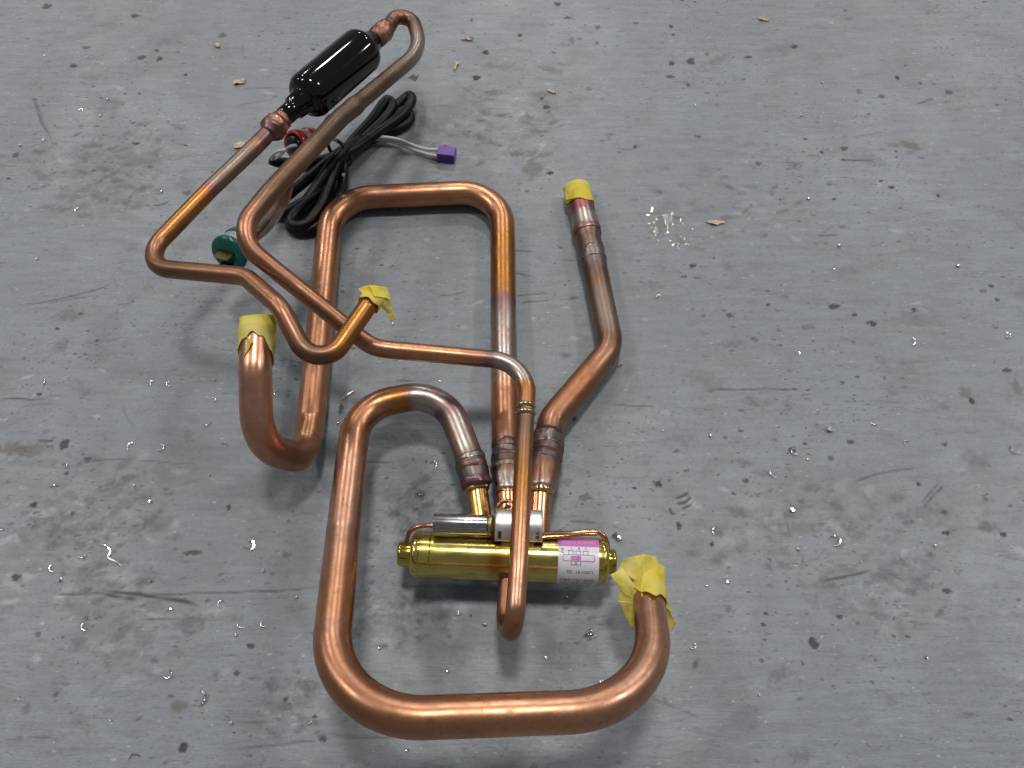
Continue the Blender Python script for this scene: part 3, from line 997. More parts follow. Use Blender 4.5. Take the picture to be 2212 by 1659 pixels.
def tape_finish(V, F, parent, label):
    o = mesh_obj('tape_wrap', V, F, M['tape'], parent, True)
    sm = o.modifiers.new('thickness', 'SOLIDIFY'); sm.thickness = 0.00012; sm.offset = 0
    o['label'] = label
    return o


# ---- pipe A: large loop from the left port over to the bottom of the picture
pA, ptsA, tsA = pipe('loop_pipe',
    [(1031, 1056, 36, 0), (1014, 990, 38, 0), (958, 844, 40, 50), (772, 880, 42, 32), (741, 1150, 58, 0), (700, 1558, 104, 56), (1424, 1531, 98, 56), (1398, 1262, 56, 0)],
    10.9, [(0, PUR), (0.12, SCL), (0.5, GRY), (0.95, SCL), (1.15, PAL), (1.45, PAL), (1.75, PUR), (1.9, PAL), (2.0, PAL), (2.30, PAL), (2.40, PUR), (2.44, ORG), (2.62, ORG), (2.80, CU), (3.2, CU), (3.6, CUP), (4.0, CUP), (4.4, CU), (5.0, CUD), (5.5, CU), (6.1, CUP), (7, CUP), (8, CUP)],
    asm, rstops=[(0, 9.0), (0.1, 10.4), (0.55, 11.2), (0.9, 10.9), (1.05, 10.2), (2.5, 10.5), (4, 11.0), (5, 11.4), (6, 11.2), (6.5, 10.6), (7, 9.4)], lumps=[(0, 0.0012), (0.6, 0.0010), (1.05, 0.0), (8, 0.0)], seg=30)
pA['label'] = 'thick copper pipe loop running around the bottom of the assembly'
# ---- pipe B: loop at the top, from the middle port, ending in the taped upright bend
pB, ptsB, tsB = pipe('loop_pipe',
    [(1096, 1068, 36, 0), (1093, 985, 27, 0), (1088, 720, 14, 0), (1085, 413, 12, 38), (717, 430, 12, 38), (671, 911, 15, 0), (656, 994, 25, 26), (556, 962, 74, 30), (551, 800, 98, 0), (557, 712, 102, 0)],
    9.9, [(0, PAL), (0.25, PAL), (0.5, BRN), (0.75, SCL), (1.0, GRY), (1.15, CUD), (1.5, CU), (1.75, PAL), (2.0, PAL), (2.05, PAL), (2.18, PUR), (2.26, ORG), (2.6, ORG), (2.85, CU), (3.3, CU), (3.7, CUD), (4.1, CU), (5, CU), (5.6, CU), (6.5, CUD), (7.3, CUP), (9, CUP)],
    asm, rstops=[(0, 8.4), (0.25, 8.8), (0.4, 10.6), (0.95, 11.0), (1.02, 10.2), (2, 10.5), (3, 10.9), (5, 10.7), (6.3, 11.0), (9, 10.9)], lumps=[(0, 0.0), (0.3, 0.0010), (0.95, 0.0010), (1.05, 0), (9, 0)], seg=30)
pB['label'] = 'copper pipe loop at the top with a taped upright end'
# ---- pipe C: right branch with taped end
pC, ptsC, tsC = pipe('branch_pipe',
    [(1168, 1064, 36, 0), (1186, 935, 22, 40), (1192, 905, 20, 30), (1321, 752, 14, 36), (1281, 560, 11, 0), (1256, 446, 11, 0), (1246, 410, 11, 0)],
    9.6, [(0, PAL), (0.2, CUD), (0.38, BRN), (0.41, SCL), (0.93, SCL), (1.03, BRN), (1.4, CUD), (1.9, CUD), (2.2, CUR), (2.6, CUR), (2.8, CUD), (3.05, BRN), (3.22, PLD), (3.5, PLD), (3.7, BRN), (3.85, SCL), (4.0, GRY), (4.1, GRY), (4.2, SCL), (4.45, BRN), (4.55, PLD), (4.6, PAL), (4.75, PAL), (4.84, PUR), (4.95, MAG), (5.15, CUR), (6, CU)],
    asm, rstops=[(0, 9.2), (0.12, 10.5), (0.36, 11.7), (0.40, 12.1), (0.62, 11.8), (0.66, 12.2), (0.92, 12.1), (1.0, 10.6), (3.2, 10.3), (3.9, 10.6), (3.98, 11.6), (4.2, 11.6), (4.26, 11.0), (4.44, 11.3), (4.5, 12.8), (4.56, 12.8), (4.62, 12.0), (4.75, 12.0), (4.79, 11.4), (5.2, 11.3), (6, 10.3)],
    lumps=[(0, 0.0003), (0.4, 0.0012), (0.95, 0.0012), (1.05, 0), (3.6, 0.0), (3.9, 0.0006), (4.45, 0.0004), (4.6, 0), (6, 0)], seg=30)
pC['label'] = 'right copper branch with purple heat tinted collar and taped end'



def collar(pts, ts, t0, t1, r, bump_mm, tint, parent):
    """lumpy ring of filler metal on a pipe between two stations"""
    def place_at(t):
        for (ta, pa), (tb, pb) in zip(zip(ts, pts), zip(ts[1:], pts[1:])):
            if ta <= t <= tb: return pa.lerp(pb, (t - ta) / max(tb - ta, 1e-9))
        return pts[-1]
    n = 8
    q = [place_at(t0 + (t1 - t0) * i / n) for i in range(n + 1)]
    rr = [(r + bump_mm * math.sin(math.pi * i / n) ** 0.7) * 0.001 for i in range(n + 1)]
    return sub_tube('braze_joint', q, rr, M['copper'], parent, [tint] * (n + 1), 40, [0.0009] * (n + 1))


SLV = (0.34, 0.315, 0.30, 0.22)
collar(ptsA, tsA, 0.60, 0.82, 11.1, 0.3, PLD, pA)
collar(ptsA, tsA, 0.88, 1.02, 10.5, 0.45, SLV, pA)
collar(ptsA, tsA, 0.10, 0.34, 10.6, 0.3, PUR, pA)
collar(ptsB, tsB, 1.04, 1.10, 10.2, 0.5, SCL, pB)
collar(ptsB, tsB, 0.55, 0.70, 10.8, 0.6, PLD, pB)
collar(ptsB, tsB, 0.86, 0.95, 11.0, 0.35, SCL, pB)
collar(ptsC, tsC, 0.46, 0.60, 12.0, 0.4, SCL, pC)
collar(ptsC, tsC, 0.70, 0.92, 12.1, 0.3, GRY, pC)
collar(ptsC, tsC, 3.96, 4.16, 11.4, 0.3, GRY, pC)
collar(ptsC, tsC, 4.46, 4.55, 12.4, 0.45, PUR, pC)

STB = (0.64, 0.32, 0.15, 0.18)
# valve ports: short bright copper stubs between valve skin and each pipe
for (u0, v0, z0, u1, v1, z1, tn, fl) in ((1047, 1178, 34, 1029, 1050, 36, GLD, 7.6), (1102, 1182, 34, 1096, 1060, 36, STB, 7.8), (1160, 1184, 34, 1168, 1058, 36, STB, 8.0)):
    A, B = mm(u0, v0, z0), mm(u1, v1, z1)
    L = (B - A).length
    k = 14
    pts = [A.lerp(B, i / k) for i in range(k + 1)]
    sub_tube('port_stub', pts, [fl * 0.001] * (k + 1), M['copper'], asm, [tn] * (k + 1), 26)
# gold braze fillets where the stubs enter the pipes
for (u, v, z, u2, v2, z2, r, tn) in ((1032, 1064, 36, 1028, 1050, 36, 8.6, GLD), (1167, 1070, 36, 1169, 1055, 36, 9.0, (0.66, 0.52, 0.24, 0.12))):
    A, B = mm(u, v, z), mm(u2, v2, z2)
    pts = [A.lerp(B, i / 5) for i in range(6)]
    sub_tube('braze_joint', pts, [x * 0.001 for x in (r - .8, r, r + .4, r + .6, r + .4, r)], M['copper'], asm, [tn] * 6, 26, [0.0007] * 6)

# ---- discharge pipe: from below the valve, over it, across and up to the filter
pD, ptsD, tsD = pipe('discharge_pipe',
    [(1098, 1236, 30, 0), (1091, 1350, 33, 18), (1110, 1376, 69, 18), (1120, 1225, 71, 0), (1134, 930, 66, 0), (1141, 783, 62, 26), (806, 752, 76, 30), (638, 618, 100, 0), (505, 512, 122, 30), (585, 414, 124, 0), (735, 255, 104, 0), (911, 108, 74, 70), (880, 2, 72, 30), (838, 58, 80, 0)],
    6.2, [(0, CUD), (1, CUD), (2, CUD), (2.6, CUP), (3.2, CU), (3.6, ORG), (4.0, BRN), (4.2, BRN), (4.22, CU), (4.6, ORG), (4.75, PAL), (5.0, PAL), (5.18, PAL), (5.26, PUR), (5.35, CU), (5.7, CU), (6.2, CUD), (7.2, CUD), (8.2, CUD), (8.8, BRN), (9.3, BRN), (9.7, OLV), (10.5, OLV), (10.75, PLD), (11.1, PAL), (11.3, PLD), (11.45, OLV), (12, BRN), (12.6, CUD), (13, PUR)],
    asm, rstops=[(0, 6.2), (4.0, 6.1), (4.3, 6.2), (4.35, 6.4), (7.5, 6.5), (8.2, 7.0), (10.1, 7.4), (10.16, 8.0), (10.22, 6.8), (13, 6.5)],
    lumps=[(0, 0), (10.05, 0), (10.12, 0.0005), (10.3, 0.0), (13, 0)], seg=24)
pD['label'] = 'thin copper pipe arching over the valve and running up to the black filter'
# greenish brazed coupling rings on the discharge pipe
for (v_, u_, tn, z_) in ((893, 1135, (0.42, 0.38, 0.22, 0.16), 66.3), (878, 1136, (0.45, 0.41, 0.25, 0.16), 66)):
    A, B = mm(u_, v_ + 5, z_), mm(u_, v_ - 5, z_)
    pts = [A.lerp(B, i / 5) for i in range(6)]
    sub_tube('braze_joint', pts, [x * 0.001 for x in (6.1, 6.7, 7.0, 7.0, 6.7, 6.1)], M['copper'], pD, [tn] * 6, 24, [0.0006] * 6)

# ---- filter drier
FA, FB = mm(655, 217, 88), mm(792, 100, 82)
fd = (FB - FA).normalized()
FLn = (FB - FA).length
FR = 0.0198
prof = [(-0.0285, 0.0058), (-0.0280, 0.0076), (-0.0150, 0.0080), (-0.0125, 0.0082), (-0.0115, 0.0098), (-0.0040, 0.0104), (-0.0015, 0.0118)]
for i in range(0, 9):
    a = math.pi / 2 * i / 8
    prof.append((0.0105 - 0.0105 * math.cos(a), 0.0120 + (FR - 0.0120) * math.sin(a)))
prof += [(FLn * f, FR) for f in (.3, .5, .7)]
for i in range(0, 9):
    a = math.pi / 2 * i / 8
    prof.append((FLn - 0.0105 + 0.0105 * math.sin(a), 0.0120 + (FR - 0.0120) * math.cos(a)))
prof += [(FLn + 0.001, 0.0108), (FLn + 0.0080, 0.0098), (FLn + 0.0085, 0.0084), (FLn + 0.014, 0.0080)]
filt = lathe_between('filter_drier', FA, FB, prof, M['black_paint'], asm, None, 48)
filt['label'] = 'glossy black painted cylindrical filter with tapered necks'

# ---- liquid pipe from the filter to the taped end in the middle
pE, ptsE, tsE = pipe('liquid_pipe',
    [(594, 272, 92, 0), (553, 315, 93, 0), (453, 410, 92, 0), (293, 575, 90, 22), (530, 597, 108, 26), (606, 664, 118, 26), (686, 818, 104, 24), (799, 654, 108, 0)],
    6.6, [(0, PUR), (0.6, PUR), (0.8, SCL), (0.98, CUD), (1.15, PLD), (1.5, PLD), (1.8, PLD), (1.97, PLD), (1.99, PUR), (2.02, MAG), (2.06, ORG), (2.5, ORG), (2.8, CUD), (3.3, BRN), (4, CUD), (5, CUD), (5.7, BRN), (6.1, BRN), (6.35, ORG), (7, ORG)],
    asm, seg=24)
pE['label'] = 'thin copper pipe bending from the black filter to a taped end'
# swollen brazed couplings either side of the filter
c0, c1 = mm(612, 254, 91), mm(578, 291, 93)
pts = [c0.lerp(c1, i / 14) for i in range(15)]
sub_tube('braze_joint', pts, [x * 0.001 for x in (7.6, 8.4, 8.6, 8.2, 9.0, 9.9, 10.2, 10.1, 9.8, 10.4, 10.6, 9.6, 8.0, 7.2, 6.3)], M['copper'], pE,
         [PUR, BRN, CUD, PUR, CUD, CU, CU, CUD, PUR, SCL, BRN, PUR, PUR, PUR, BRN], 26, [0.0011] * 15)
c0, c1 = mm(808, 88, 81), mm(846, 50, 80)
pts = [c0.lerp(c1, i / 14) for i in range(15)]
sub_tube('braze_joint', pts, [x * 0.001 for x in (7.4, 8.6, 9.2, 9.4, 9.2, 9.0, 9.0, 9.3, 9.3, 8.8, 8.2, 7.4, 7.0, 6.6, 6.2)], M['copper'], pD,
         [SCL, PUR, BRN, PUR, CUD, PUR, CUD, CUD, BRN, CUD, BRN, BRN, BRN, BRN, BRN], 26, [0.0010] * 15)

# ---- taped ends
UP = Vector((0, 0, 1))
# left upright end
V, F = [], []
E = ptsB[-1]; ax = (ptsB[-1] - ptsB[-4]).normalized()
tape_cap(V, F, E, ax, 0.0113, lambda a: 0.0165 + 0.006 * math.sin(a + 0.4) + 0.004 * math.sin(2 * a + 1) + 0.0012 * math.sin(9 * a), 0.0085, 0.55, RGT, seed=1.0)
tape_patch(V, F, [mm(522, 715, 106), mm(545, 735, 114), mm(526, 776, 108), mm(518, 778, 102)], 18, 0.0007, 2.0)
tape_patch(V, F, [mm(588, 702, 104), mm(597, 712, 98), mm(596, 752, 96), mm(590, 738, 102)], 18, 0.0008, 3.0)
tape_finish(V, F, pB, 'yellow tape closing the upright pipe end on the left')
# thin pipe end in the middle
V, F = [], []
E = ptsE[-1]; ax = (ptsE[-1] - ptsE[-4]).normalized()
tape_cap(V, F, E, ax, 0.0070, lambda a: 0.002 + 0.0015 * math.sin(a) + 0.0008 * math.sin(5 * a), 0.0070, 0.5, RGT, 32, 10, seed=6.0)
tape_patch(V, F, [mm(774, 623, 112), mm(800, 615, 114), mm(812, 636, 113), mm(788, 642, 112)], 18, 0.0010, 4.0, 0.002)
tape_patch(V, F, [mm(798, 616, 114), mm(836, 622, 112), mm(845, 645, 108), mm(808, 640, 115)], 18, 0.0010, 7.0, 0.002)
tape_patch(V, F, [mm(808, 640, 115), mm(843, 640, 108), mm(848, 672, 100), mm(838, 668, 102)], 18, 0.0009, 9.0, 0.001)
tape_patch(V, F, [mm(822, 655, 104), mm(840, 660, 100), mm(855, 690, 94), mm(845, 694, 94)], 18, 0.0007, 12.0)
tape_finish(V, F, pE, 'crumpled yellow tape on the thin pipe end in the middle')
# right branch end
V, F = [], []
E = ptsC[-1]; ax = (ptsC[-1] - ptsC[-4]).normalized()
tape_cap(V, F, E, ax, 0.0112, lambda a: 0.0170 + 0.0042 * math.sin(a * 1.0 + 2.6) + 0.001 * math.sin(4 * a), 0.0035, 0.80, RGT, seed=16.0, amp=0.0006)
tape_patch(V, F, [mm(1221, 412, 14), mm(1240, 401, 22), mm(1236, 428, 23), mm(1222, 432, 16)], 18, 0.0006, 17.0, 0.001)
tape_patch(V, F, [mm(1272, 428, 18), mm(1281, 433, 12), mm(1284, 452, 12), mm(1276, 446, 18)], 18, 0.0005, 18.0)
tape_finish(V, F, pC, 'snug yellow tape cap on the right branch end')
# big flapping wrap at the lower right
V, F = [], []
E = ptsA[-1]; ax = (ptsA[-1] - ptsA[-4]).normalized()
tape_cap(V, F, E, ax, 0.0107, lambda a: 0.0135 + 0.004 * math.sin(a + 2.4) + 0.0025 * math.sin(3 * a) + 0.001 * math.sin(8 * a), 0.0130, 0.55, RGT, seed=21.0, amp=0.0014)
tape_patch(V, F, [mm(1345, 1208, 62), mm(1392, 1197, 66), mm(1394, 1262, 68), mm(1332, 1235, 58)], 18, 0.0016, 22.0, 0.004)
tape_patch(V, F, [mm(1388, 1196, 68), mm(1420, 1200, 60), mm(1436, 1290, 60), mm(1386, 1290, 72)], 18, 0.0014, 24.0, 0.004)
tape_patch(V, F, [mm(1320, 1242, 64), mm(1345, 1228, 62), mm(1390, 1292, 68), mm(1352, 1290, 58)], 18, 0.0013, 26.0, 0.002)
tape_patch(V, F, [mm(1340, 1272, 58), mm(1384, 1300, 66), mm(1376, 1350, 60), mm(1336, 1300, 54)], 18, 0.0013, 28.0, 0.003)
tape_patch(V, F, [mm(1336, 1296, 64), mm(1384, 1306, 64), mm(1380, 1345, 60), mm(1366, 1360, 52)], 18, 0.0010, 29.0, 0.002)
tape_patch(V, F, [mm(1424, 1240, 62), mm(1437, 1290, 64), mm(1452, 1325, 54), mm(1432, 1318, 64)], 18, 0.0012, 31.0, 0.002)
tape_patch(V, F, [mm(1428, 1300, 64), mm(1448, 1318, 64), mm(1460, 1345, 52), mm(1450, 1365, 52)], 18, 0.0010, 33.0, 0.001)
tape_finish(V, F, pA, 'loose flapping yellow tape around the thick pipe end')


# ---- pressure switches
def ring_frame(A, B):
    d = (B - A).normalized()
    n = (UP - d * d.dot(UP)).normalized()
    return d, n, d.cross(n)


# green switch: face towards the viewer, label band behind the flange
GA = mm(490, 551, 66); GB = GA + (FWD * 0.74 + UPV * 0.60 + RGT * 0.30).normalized() * 0.024
gd, gn, gb = ring_frame(GA, GB)
sw = lathe_between('pressure_switch', GA, GB,
    [(0, 0.0005), (0.0001, 0.0105), (0.0004, 0.0128), (0.0012, 0.0142), (0.0024, 0.0150), (0.0042, 0.0152), (0.0056, 0.0146), (0.0062, 0.0136), (0.0070, 0.0132), (0.0150, 0.0132), (0.0154, 0.0138), (0.0170, 0.0142), (0.0210, 0.0138), (0.0226, 0.0120), (0.024, 0.008)], M['green'], asm, None, 40)
sw['label'] = 'green plastic pressure switch under the thin pipe'
V, F = [], []
for i, s in enumerate((0.0072, 0.0145)):
    for j in range(31):
        a = math.radians(-100 + 200 * j / 30)
        V.append(GA + gd * s + (gn * math.cos(a) + gb * math.sin(a)) * 0.01345)
for j in range(30): F.append((j, j + 1, 31 + j + 1, 31 + j))
mesh_obj('switch_sticker', V, F, M['grey_paper'], sw)
V, F = [], []
for (ang, s, w, h) in ((-22, .0085, 5, .0012), (-10, .0085, 4, .0012), (-18, .0105, 7, .0010), (2, .0105, 4, .0010), (-14, .0122, 9, .0009), (22, .0090, 6, .0012), (26, .0115, 5, .001)):
    b0 = len(V)
    for ss in (s, s + h):
        for aa in (ang - w / 2, ang + w / 2):
            a = math.radians(aa)
            V.append(GA + gd * ss + (gn * math.cos(a) + gb * math.sin(a)) * 0.01356)
    F.append((b0, b0 + 1, b0 + 3, b0 + 2))
mesh_obj('switch_print', V, F, M['black_print'], sw, False)


def slab(name, c, ex, ey, ez, mat, parent, bev=0.0):
    """box given by centre and three half-edge vectors, with trimmed corners"""
    bm = bmesh.new()
    vs_ = []
    for sx in (-1, 1):
        for sy in (-1, 1):
            for sz in (-1, 1):
                vs_.append(bm.verts.new(c + ex * sx + ey * sy + ez * sz))
    for f in ((0, 1, 3, 2), (4, 6, 7, 5), (0, 4, 5, 1), (2, 3, 7, 6), (0, 2, 6, 4), (1, 5, 7, 3)):
        bm.faces.new([vs_[i] for i in f])
    bmesh.ops.recalc_face_normals(bm, faces=bm.faces)
    if bev: bmesh.ops.bevel(bm, geom=list(bm.edges), offset=bev, segments=2, affect='EDGES')
    V = [v.co.copy() for v in bm.verts]; bm.verts.index_update()
    F = [tuple(v.index for v in f.verts) for f in bm.faces]
    bm.free()
    return mesh_obj(name, V, F, mat, parent, False)


tc = GA - gd * 0.0032 + gn * 0.0012 - gb * 0.0
slab('terminal', GA - gd * 0.0042 + gn * 0.0020, gd * 0.0048, gb * 0.0060, gn * 0.0004, M['terminal'], sw, 0.0002)
slab('terminal_slot', GA - gd * 0.0001 + gn * 0.0020, gd * 0.0005, gb * 0.0070, gn * 0.0014, M['rubber'], sw)
slab('terminal', GA - gd * 0.0035 - gn * 0.0075, gd * 0.0040, gb * 0.0045, gn * 0.0004, M['dark_steel'], sw, 0.0002)
# its copper tail up to the discharge pipe
pts = smooth_path([GB, GB + (GB - GA) * 0.3, mm(548, 508, 48), mm(570, 492, 52), mm(594, 462, 66), mm(612, 428, 92), mm(622, 392, 112)], 8)
n_ = len(pts)
sub_tube('switch_tail', pts, [0.0058 - 0.0016 * abs(i / n_ - .35) for i in range(n_)], M['copper'], sw, [interp([(0, CUP), (.35, CUP), (.5, PAL), (.65, PAL), (.8, CUD), (1, BRN)], i / n_) for i in range(n_)], 18)

# red switch with rubber core and white wires
RA = mm(634, 314, 56); RB = RA + (FWD * 0.76 + UPV * 0.36 + RGT * 0.50).normalized() * 0.026
rd, rn, rb = ring_frame(RA, RB)
sr = lathe_between('pressure_switch', RA, RB,
    [(0.0040, 0.0086), (0.0008, 0.0094), (0.0, 0.0106), (0.0004, 0.0118), (0.0014, 0.0126), (0.0065, 0.0130), (0.0078, 0.0126), (0.0080, 0.0117), (0.0150, 0.0117), (0.0154, 0.0126), (0.0170, 0.0130), (0.023, 0.0126), (0.026, 0.010)], M['red'], asm, None, 36)
sr['label'] = 'red plastic pressure switch with white wires behind the thin pipe'
V, F = [], []
for i, s in enumerate((0.0082, 0.0148)):
    for j in range(31):
        a = math.radians(-100 + 200 * j / 30)
        V.append(RA + rd * s + (rn * math.cos(a) + rb * math.sin(a)) * 0.01195)
for j in range(30): F.append((j, j + 1, 31 + j + 1, 31 + j))
mesh_obj('switch_sticker', V, F, M['grey_paper'], sr)
lathe_between('rubber_core', RA - rd * 0.0028, RB, [(0, 0.0004), (0.0001, 0.0066), (0.0008, 0.0076), (0.0065, 0.0094), (0.0069, 0.0080)], M['rubber'], sr, None, 28)
for ctrl in (((640, 314, 62), (628, 316, 58), (616, 324, 48), (604, 336, 38), (594, 343, 26)), ((627, 325, 50), (616, 324, 49), (600, 327, 42), (589, 335, 32), (588, 345, 22))):
    pts = smooth_path([mm(*c) for c in ctrl], 8)
    sub_tube('wire', pts, [0.0014] * len(pts), M['white_wire'], sr, None, 10)
pts = smooth_path([RB, RB + (RB - RA) * 0.3, mm(712, 262, 60), mm(728, 258, 92)], 8)
sub_tube('switch_tail', pts, [0.0046] * len(pts), M['copper'], sr, [SCL] * len(pts), 16)

# ---- black cable folded into a bundle
cab = [(584, 344, 20), (598, 350, 16), (620, 352, 10), (655, 352, 6), (700, 345, 6),
       (735, 330, 5), (790, 290, 5), (842, 240, 6), (874, 213, 7), (886, 207, 9), (889, 219, 11), (868, 248, 12), (810, 290, 13), (748, 335, 14),
       (742, 365, 12), (738, 410, 9), (720, 455, 7), (682, 490, 6), (648, 500, 5), (628, 490, 5), (638, 470, 5), (672, 440, 6), (710, 392, 8), (732, 345, 10),
       (760, 306, 12), (800, 262, 14), (826, 226, 16), (838, 216, 16), (848, 228, 14), (830, 256, 12), (780, 305, 11), (735, 345, 9),
       (708, 385, 12), (672, 425, 13), (630, 452, 10), (603, 462, 7), (592, 452, 6), (610, 432, 8), (655, 395, 13), (705, 352, 17), (740, 325, 18),
       (780, 300, 9), (840, 284, 5), (872, 272, 4.5), (886, 256, 5), (880, 240, 6), (864, 243, 7), (830, 268, 8), (780, 312, 16), (738, 340, 20),
       (715, 390, 15), (695, 440, 12), (668, 478, 11), (642, 488, 11), (628, 478, 10), (640, 458, 10), (672, 420, 14), (712, 360, 21), (738, 332, 23), (772, 306, 15), (802, 302, 7)]
pts = smooth_path([mm(u, v, z) for u, v, z in cab], 7)
cable = sub_tube('cable', pts, [0.0048] * len(pts), M['black_pvc'], asm, None, 14)
cable['label'] = 'black cable folded into a tied bundle'
# tie
tie = []
tc_ = mm(736, 336, 11); td = (mm(760, 315, 11) - mm(712, 360, 11)).normalized()
tn_ = Vector((td.y, -td.x, 0)).normalized()
V, F = [], []
for i in range(28):
    a = 2 * math.pi * i / 28
    for (ds, dr) in ((-0.0016, 0), (0.0016, 0), (0.0016, 0.0011), (-0.0016, 0.0011)):
        V.append(tc_ + td * ds + tn_ * math.cos(a) * (0.0135 + dr) + UP * math.sin(a) * (0.0145 + dr) + UP * 0.004)
for i in range(28):
    k = (i + 1) % 28
    for j in range(4):
        m_ = (j + 1) % 4
        F.append((i * 4 + j, k * 4 + j, k * 4 + m_, i * 4 + m_))
mesh_obj('cable_tie', V, F, M['rubber'], cable)
pts = smooth_path([mm(746, 350, 20), mm(744, 375, 19), mm(741, 393, 17), mm(738, 415, 13), mm(732, 432, 10)], 6)
sub_tube('tie_tail', pts, [0.0014] * len(pts), M['rubber'], cable, None, 8)
slab('tie_tip', mm(742, 378, 20), Vector((0.0012, 0, 0)), Vector((0, 0.0016, 0)), Vector((0, 0, 0.0008)), M['white_wire'], cable, 0.0003)
for ctrl in (((800, 302, 7), (812, 297, 9), (836, 297, 10), (862, 302, 9), (890, 313, 7), (918, 322, 6), (948, 324, 6)),
             ((800, 304, 5), (814, 301, 6), (838, 303, 6), (866, 312, 5), (895, 324, 4), (922, 333, 4), (948, 338, 4.5))):
    pts = smooth_path([mm(*c) for c in ctrl], 8)
    sub_tube('wire', pts, [0.00165] * len(pts), M['white_wire'], cable, None, 12)
# purple connector
cc = mm(965, 333, 5.2)
ex = (mm(984, 336, 5) - mm(944, 331, 5)); ex.z = 0; ex = ex.normalized()
ey = Vector((-ex.y, ex.x, 0))
con = slab('connector', cc, ex * 0.0082, ey * 0.0058, UP * 0.0050, M['purple'], cable, 0.0004)
con['label'] = 'purple plug connector on white wires'
slab('connector_lock', cc - ex * 0.0026 + ey * 0.0064 + UP * 0.0012, ex * 0.0042, ey * 0.0022, UP * 0.0034, M['pink_plastic'], cable, 0.0006)
for k in (-1, 1):
    slab('connector_slot', cc + ex * 0.0048 + UP * (0.0016 * k) - ey * 0.0058, ex * 0.0032, ey * 0.0002, UP * 0.00035, M['rubber'], cable)
slab('connector_slot', cc - ex * 0.0020 + ey * 0.0066 + UP * 0.0047, ex * 0.0022, ey * 0.0004, UP * 0.0001, M['rubber'], cable)


# ------------------------------------------------------------------ loose things on the floor
def shaving_mesh(seed, arc, R, w):
    """curled strip of swarf lying on its edge"""
    r2 = random.Random(seed)
    n = 12
    V, F = [], []
    for i in range(n + 1):
        a = math.radians(arc) * (i / n - .5)
        rr = R * (1 + 0.25 * (i / n) * r2.uniform(.5, 1.5))
        x = rr * math.cos(a); y = rr * math.sin(a)
        ww = w * (0.35 + 0.65 * math.sin(math.pi * min(max(i / n, .06), .94)))
        tilt = r2.uniform(.2, .9)
        z = 0.0004 + 0.0007 * math.sin(i / n * math.pi)
        for k, (dr, dz) in enumerate(((-ww * .5, 0), (ww * .5, ww * tilt * .5), (ww * .5, ww * tilt * .5 - 0.00018), (-ww * .5, -0.00018))):
            V.append((x + dr * math.cos(a) - R, y + dr * math.sin(a), z + dz))
    for i in range(n):
        for j in range(4):
            k = (j + 1) % 4
            F.append((i * 4 + j, (i + 1) * 4 + j, (i + 1) * 4 + k, i * 4 + k))
    F.append((0, 1, 2, 3)); F.append((n * 4 + 3, n * 4 + 2, n * 4 + 1, n * 4))
    m_ = bpy.data.meshes.new('metal_shaving'); m_.from_pydata(V, [], F); m_.update()
    m_.materials.append(M['chip'])
    return m_


def flake_mesh(seed, a, b, mat=None, h=0.0006, curl=0.0006, k=7, rough=(.6, 1.1)):
    r2 = random.Random(seed)
    top, bot = [], []
    for i in range(k):
        t = 2 * math.pi * i / k
        f = r2.uniform(*rough)
        x, y = a * f * math.cos(t), b * f * math.sin(t)
        z = h * r2.uniform(.6, 1.4) + curl * r2.uniform(0, 1) * (i % 3 == 0)
        top.append((x, y, z + h)); bot.append((x * .96, y * .96, max(z - h * .6, 0.00005)))
    V = top + bot + [(0, 0, h * 1.5 + curl * .4), (0, 0, 0.00005)]
    F = []
    for i in range(k):
        j = (i + 1) % k
        F.append((i, j, 2 * k)); F.append((k + j, k + i, 2 * k + 1)); F.append((i, k + i, k + j, j))
    m_ = bpy.data.meshes.new('flake'); m_.from_pydata(V, [], F); m_.update()
    m_.materials.append(mat or M['chip'])
    return m_


SH = [shaving_mesh(i, arc, R, w) for i, (arc, R, w) in enumerate(((200, .0019, .0007), (260, .0022, .0007), (140, .0030, .0009), (230, .0016, .0006), (110, .0040, .0010)))]
FLK = [flake_mesh(i + 40, a_, b_) for i, (a_, b_) in enumerate(((.0016, .0010), (.0012, .0010), (.0022, .0012), (.0009, .0008)))]


def place(name, m_, u, v, rz, s, label, cat, group=None, z=0.0004):
    o = bpy.data.objects.new(name, m_)
    p = at(u, v)
    o.location = (p.x, p.y, z)
    o.rotation_euler = (0, 0, rz)
    o.scale = (s, s, s)
    col.objects.link(o)
    tag(o, label, cat, group)
    return o


G1 = 'metal shavings scattered on the floor'
ORD = ['first', 'second', 'third', 'fourth', 'fifth', 'sixth', 'seventh', 'eighth', 'ninth', 'tenth', 'eleventh', 'twelfth', 'thirteenth', 'fourteenth', 'fifteenth', 'sixteenth', 'seventeenth', 'eighteenth', 'nineteenth', 'twentieth']


def region(u, v):
    return (('top', 'middle', 'bottom')[min(2, int(v / 553))], ('left', 'centre', 'right')[0 if u < 737 else (1 if u < 1475 else 2)])


def ranked(points, what):
    """one label for each place: its rank from the left within its ninth of the picture"""
    out = {}
    cells = {}
    for p in points: cells.setdefault(region(*p), []).append(p)
    for (row, side), ps in cells.items():
        for k, p in enumerate(sorted(ps)):
            out[p] = '%s %s from the left on the %s %s part of the floor' % (ORD[k], what, row, side)
    return out


